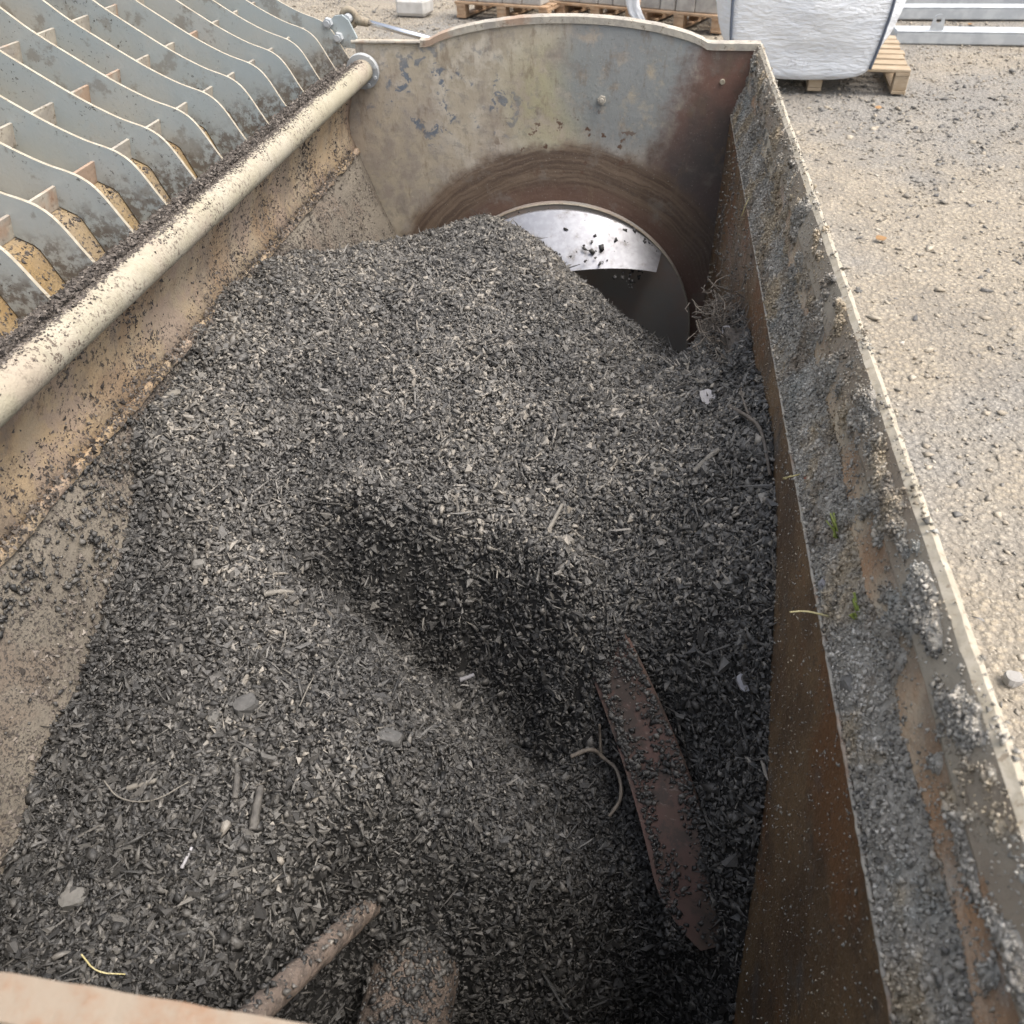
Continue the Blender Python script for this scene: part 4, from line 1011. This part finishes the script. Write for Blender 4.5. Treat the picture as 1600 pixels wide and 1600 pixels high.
# lug plate with a real hole: strips between the outline and the hole
def polar(c, th):
    d = Vector((math.cos(th), math.sin(th))); best = 9
    for p, q in zip(outl, outl[1:] + outl[:1]):
        p = Vector(p) - Vector(c); q = Vector(q) - Vector(c); e = q - p; den = d.x * e.y - d.y * e.x
        if abs(den) < 1e-9: continue
        t_ = (p.x * e.y - p.y * e.x) / den; s_ = (p.x * d.y - p.y * d.x) / den
        if t_ > 0 and -1e-6 <= s_ <= 1 + 1e-6: best = min(best, t_)
    return (c[0] + d.x * best, c[1] + d.y * best)
cc = (0, .078); K = 40; v = []; f = []
for k in range(K):
    th = 2 * math.pi * k / K; a = polar(cc, th); b = (.022 * math.cos(th), .078 + .022 * math.sin(th))
    for (px_, pz_) in (a, b):
        for yy in (0, .012): v.append((lo.x + px_, lo.y + yy, lo.z + pz_))
for k in range(K):
    j = (k + 1) % K; A, B = 4 * k, 4 * j
    f += [(A, B, B + 2, A + 2), (A + 1, A + 3, B + 3, B + 1), (A, A + 1, B + 1, B), (A + 2, B + 2, B + 3, A + 3)]
mb.add(v, f).build('eye_lug', M['galv'], t)
beam((2.9, 7.46, G - .012), 4.6, .20, .10, math.radians(.5), 'grey steel beam lying behind the one with the lug')
beam((3.0, 8.16, G - .012), 4.6, .20, .10, math.radians(.5), 'farthest grey steel beam at the top right')

# ------------------------------------------------------------------ loose pieces on the heap and the rim
def surf(x, y, up=0.0): return Vector((x, y, float(height([x], [y])[0]) + up * .8))
def rock(name, label, cat, c, dims, mat, rz=0.0, seed=0, group=None, tilt=0.0):
    v = []; f = []; nu, nv_ = 12, 7
    R_ = rotz(rz) @ Matrix.Rotation(tilt, 3, 'X')
    for j in range(nv_ + 1):
        ph = math.pi * j / nv_
        for i in range(nu):
            a = 2 * math.pi * i / nu; p = Vector((math.sin(ph) * math.cos(a), math.sin(ph) * math.sin(a), math.cos(ph)))
            k = 1 + .28 * mnoise.noise(p * 1.6 + Vector((seed * 7.1, 0, 0))) + .12 * mnoise.noise(p * 4 + Vector((seed, 3, 0)))
            p = Vector((max(-.8, min(.8, p.x * k)), max(-.8, min(.8, p.y * k)), max(-.75, min(.75, p.z * k))))
            v.append(Vector((0, 0, -.22 * dims[2])) + R_ @ Vector((p.x * dims[0] * .6, p.y * dims[1] * .6, p.z * dims[2] * .6)) + c)
    for j in range(nv_):
        for i in range(nu): f.append((j * nu + i, (j + 1) * nu + i, (j + 1) * nu + (i + 1) % nu, j * nu + (i + 1) % nu))
    o = mesh_obj(name, v, f, mat); return tag(o, label, cat, group)
def stickline(name, label, cat, pts, rad, mat, seg=7, group=None):
    p = [Vector(q) for q in pts]
    for _ in range(2):
        q = [p[0]]
        for a, b in zip(p[:-1], p[1:]): q += [a * .75 + b * .25, a * .25 + b * .75]
        p = q + [p[-1]]
    n_ = len(p); rad *= .85; r = [rad * (1 - .35 * i / n_) * (1 + .12 * math.sin(i * 2.3)) for i in range(n_)]
    return tag(MB().tube(p, r, seg).build(name, mat, None, True), label, cat, group)
def flakey(name, label, cat, c, dims, mat, rz, tilt=.25):
    R_ = rotz(rz) @ Matrix.Rotation(tilt, 3, 'X'); x, y, z = dims; n_ = 9; ol = []
    for k in range(n_):
        a = 2 * math.pi * k / n_; r = 1 + .28 * mnoise.noise(Vector((math.cos(a) * 1.5 + x * 99, math.sin(a) * 1.5, c.x * 9)))
        ol.append((math.copysign(abs(math.cos(a)) ** .7, math.cos(a)) * x / 2 * r, math.copysign(abs(math.sin(a)) ** .7, math.sin(a)) * y / 2 * r))
    v = [R_ @ Vector((a, b, z * (.5 + .6 * (a / x) ** 2))) + c for a, b in ol] + [R_ @ Vector((a * .93, b * .93, -z * .5)) + c for a, b in ol]
    f = [tuple(range(n_)), tuple(range(2 * n_ - 1, n_ - 1, -1))] + [(k, n_ + k, n_ + (k + 1) % n_, (k + 1) % n_) for k in range(n_)]
    return tag(mesh_obj(name, v, f, mat), label, cat)

rock('pebble', 'round grey pebble near the lower left, above the front rim', 'pebble', surf(.145, -1.972, .007), (.030, .024, .020), M['pebble'], .4, 1)
rock('stone', 'angular dark grey stone on the left middle of the heap', 'stone', surf(.265, -1.712, .009), (.034, .028, .024), M['darkstone'], .9, 2)
rock('stone', 'smooth dark oval stone in the middle of the lower heap', 'stone', surf(.467, -1.722, .009), (.036, .022, .018), M['darkstone'], -.2, 3)
rock('pebble', 'small pale pebble beside the angular dark stone', 'pebble', surf(.229, -1.736, .006), (.016, .020, .012), M['pebble'], .2, 4)
rock('pebble', 'pale pebble next to the upright stick on the upper slope', 'pebble', surf(.670, -1.383, .006), (.024, .016, .012), M['palewood'], -.5, 5)
rock('stone', 'grey lump at the left edge where heap meets wall', 'stone', surf(.116, -1.503, .007), (.022, .018, .014), M['pebble'], .5, 6)
stickline('charred_stick', 'stubby charred stick standing out on the lower left heap', 'stick', [surf(.330, -1.868, .006), surf(.326, -1.845, .010), surf(.322, -1.815, .006)], .0082, M['stick'], 6)
stickline('charred_stick', 'short dark stick just above the stubby charred stick', 'stick', [surf(.295, -1.835, .004), surf(.292, -1.815, .007), surf(.285, -1.795, .004)], .0060, M['stick'], 6)
stickline('splinter', 'flat pale splinter near the left wall in the foreground', 'splinter', [surf(.150, -1.838, .005), surf(.166, -1.833, .008), surf(.188, -1.826, .005)], .0050, M['palewood'], 5)
stickline('splinter', 'tiny white sliver left of the stubby charred stick', 'splinter', [surf(.262, -1.925, .005), surf(.265, -1.900, .006)], .0032, M['flake'], 5)
stickline('splinter', 'pale straight stick lying on the broad upper slope', 'splinter', [surf(.640, -1.372, .006), surf(.648, -1.346, .011), surf(.656, -1.318, .009)], .0048, M['palewood'], 6)
stickline('wood_chunk', 'weathered grey wood chunk in the left middle', 'wood', [surf(.226, -1.530, .005), surf(.246, -1.520, .009), surf(.262, -1.508, .005)], .0062, M['palewood'], 5)
stickline('twig', 'thin pale twig pointing at the dark far corner', 'twig', [surf(.832, -.88, .010), surf(.826, -.81, .016), surf(.805, -.755, .012), surf(.790, -.735, .008)], .0028, M['palewood'])
stickline('twig', 'bent brown twig leaning on the right wall', 'twig', [surf(.905, -1.20, .010), surf(.925, -1.27, .020), surf(.938, -1.32, .016), surf(.947, -1.40, .012)], .0040, M['root'])
stickline('twig', 'slim forked offshoot above the bent brown twig', 'twig', [surf(.926, -1.265, .018), surf(.918, -1.215, .028), surf(.921, -1.185, .026)], .0022, M['root'])
flakey('wood_chip', 'pale chip by the rear wall at the heap edge', 'wood chip', surf(-.030, -1.214, .006), (.026, .013, .004), M['palewood'], .4)
flakey('flake', 'square lavender white flake below the straw clump', 'flake', surf(.880, -1.112, .008), (.030, .026, .003), M['flake'], .5, .5)
stickline('splinter', 'pale rounded wood piece below the square flake', 'splinter', [surf(.855, -1.318, .006), surf(.872, -1.312, .009), surf(.887, -1.306, .007)], .0060, M['palewood'], 6)
flakey('flake', 'oblong white flake near the lower right wall', 'flake', surf(.926, -1.617, .008), (.014, .026, .004), M['flake'], .5, .3)
stickline('splinter', 'pale chip falling into the dark scoop', 'splinter', [surf(.498, -1.455, .006), surf(.522, -1.448, .008)], .0055, M['flake'], 6)
rp = surf(.755, -1.62, .03)
stickline('root', 'knobbly root fork sticking up beside the red-brown flight', 'root', [rp + Vector((-.05, -.01, .012)), rp + Vector((-.02, .0, .028)), rp, rp + Vector((.02, -.02, .012)), rp + Vector((.03, -.06, .0)), rp + Vector((.012, -.085, -.012))], .0042, M['root'])
stickline('root', 'short root spur rising from the root fork', 'root', [rp + Vector((-.005, 0, .0)), rp + Vector((-.010, .02, .03)), rp + Vector((-.012, .022, .055))], .0032, M['root'])
stickline('straw', 'straight dry straw lying across the flight', 'straw', [rp + Vector((.01, .01, .022)), rp + Vector((.045, -.03, .02)), rp + Vector((.085, -.07, .012))], .0014, M['palewood'], 5)
stickline('straw', 'curved straw on the lower left heap', 'straw', [surf(.118, -1.835, .010), surf(.150, -1.858, .012), surf(.200, -1.860, .012), surf(.236, -1.830, .012)], .0015, M['palewood'], 5)
stickline('straw', 'short upright straw in the left middle of the heap', 'straw', [surf(.345, -1.715, .004), surf(.350, -1.690, .020), surf(.352, -1.672, .028)], .0013, M['palewood'], 5)
stickline('straw', 'thin straw near the bottom of the heap at left', 'straw', [surf(.190, -2.03, .010), surf(.215, -2.045, .014), surf(.245, -2.04, .010)], .0014, M['straw'], 5)
# on the rim
stickline('straw', 'straight yellow straw sticking inward from the right ledge', 'straw', [(.966, -1.748, -.150), (.952, -1.742, -.153), (.936, -1.738, -.154), (.922, -1.738, -.158)], .0016, M['straw'], 5)
stickline('straw', 'small yellow straw loop over the right ledge', 'straw', [(.957, -1.512, -.155), (.945, -1.515, -.158), (.938, -1.508, -.166), (.944, -1.498, -.176), (.952, -1.492, -.172)], .0012, M['straw'], 5)
stickline('straw', 'wispy straw bent over the far end of the right ledge', 'straw', [(.958, -.62, -.145), (.950, -.64, -.150), (.943, -.65, -.175)], .0012, M['straw'], 5)
flakey('brick_chip', 'tiny red chip in the soil on the right ledge', 'chip', Vector((.9605, -1.535, -.142)), (.009, .007, .004), M['redchip'], .3, .5)
flakey('pebble_flake', 'pale flat pebble on the edge of the right ledge', 'pebble', Vector((.9600, -1.700, -.150)), (.016, .013, .007), M['flake'], .8, .4)
rock('stone', 'largest grey stone in the soil of the right ledge', 'stone', Vector((.966, -1.835, -.140)), (.022, .024, .018), M['pebble'], .5, 9)
def weed(label, c, s, seed):
    r = random.Random(seed); t = thing('weed_sprig', label, 'weed', c)
    for k in range(5):
        d = Vector((-.5 + r.uniform(-.3, .3), r.uniform(-1, 1), .6 + r.uniform(0, .4))).normalized(); e = Vector(c) + d * s * r.uniform(.6, 1)
        sd = d.cross(Vector((1, .2, .3))).normalized() * s * .17; m_ = (Vector(c) + e) / 2
        up_ = d.cross(sd).normalized() * .0012
        v = [Vector(c), m_ + sd, e, m_ - sd]; v = v + [q + up_ for q in v]
        mesh_obj('leaf', v, [(0, 1, 2, 3), (7, 6, 5, 4), (0, 4, 5, 1), (1, 5, 6, 2), (2, 6, 7, 3), (3, 7, 4, 0)], M['weed'], t)
    MB().tube([Vector(c) - Vector((0, .012, .004)), Vector(c), Vector(c) + Vector((-.004, .02, .012))], .0012, 5).build('stem', M['weed'], t)
weed('broad leafed green weed sprig in the soil of the right ledge', (.9720, -1.655, -.122), .026, 3)
weed('thin green weed sprig nearer the camera on the right ledge', (.9730, -1.775, -.118), .020, 5)

def straw_clump():
    for i_, (p_, d_, lab_) in enumerate((((.925, -.855, -.335), (.085, .11, .085), 'large dark dirt clod caked on the right wall by the dark corner'), ((.935, -.955, -.285), (.05, .085, .06), 'smaller dirt clod caked just below the large one'))):
        rock('dirt_clod', lab_, 'dirt clod', Vector(p_), d_, M['clod'], .3, 21 + i_)
    c = Vector((.915, -.85, -.305)); mb = MB(); r = random.Random(4)
    for k in range(420):
        a = c + Vector((r.gauss(0, .022), r.gauss(-.03, .055), r.gauss(.0, .030))); a.x = min(a.x, .950)
        d = Vector((r.gauss(-.3, .8), r.gauss(0, 1), r.gauss(.1, .7))).normalized() * r.uniform(.012, .045)
        b = a + d; b.x = min(b.x, .951)
        mb.tube([a, (a + b) / 2 + Vector((r.gauss(0, .004), r.gauss(0, .004), r.gauss(0, .004))), b], r.uniform(.0006, .0014), 4, False)
    o = mb.build('straw_clump', M['root']); tag(o, 'matted brown straw clump clinging to the right wall by the dark corner', 'straw clump', kind='stuff')
    flakey('dry_leaf', 'pale dry leaf stuck in the straw clump', 'leaf', Vector((.918, -.93, -.288)), (.022, .034, .003), M['flake'], .3, .8)
straw_clump()

for (x, y), lab in zip(((2.354, 4.30), (3.70, 7.20), (1.951, 1.948)), ('small orange dead leaf on the gravel in front of the pallet', 'orange dead leaf on the gravel between the steel beams', 'lone brown leaf on the tan gravel beside the bucket')):
    flakey('dead_leaf', lab, 'leaf', Vector((x, y, G + .004)), (.055, .035, .003), M['leaf'], x * 3, .25)
rock('stone', 'pale grey stone on the gravel at the right edge', 'stone', Vector((1.774, -.846, G + .002)), (.045, .04, .03), M['concrete'], .3, 12)
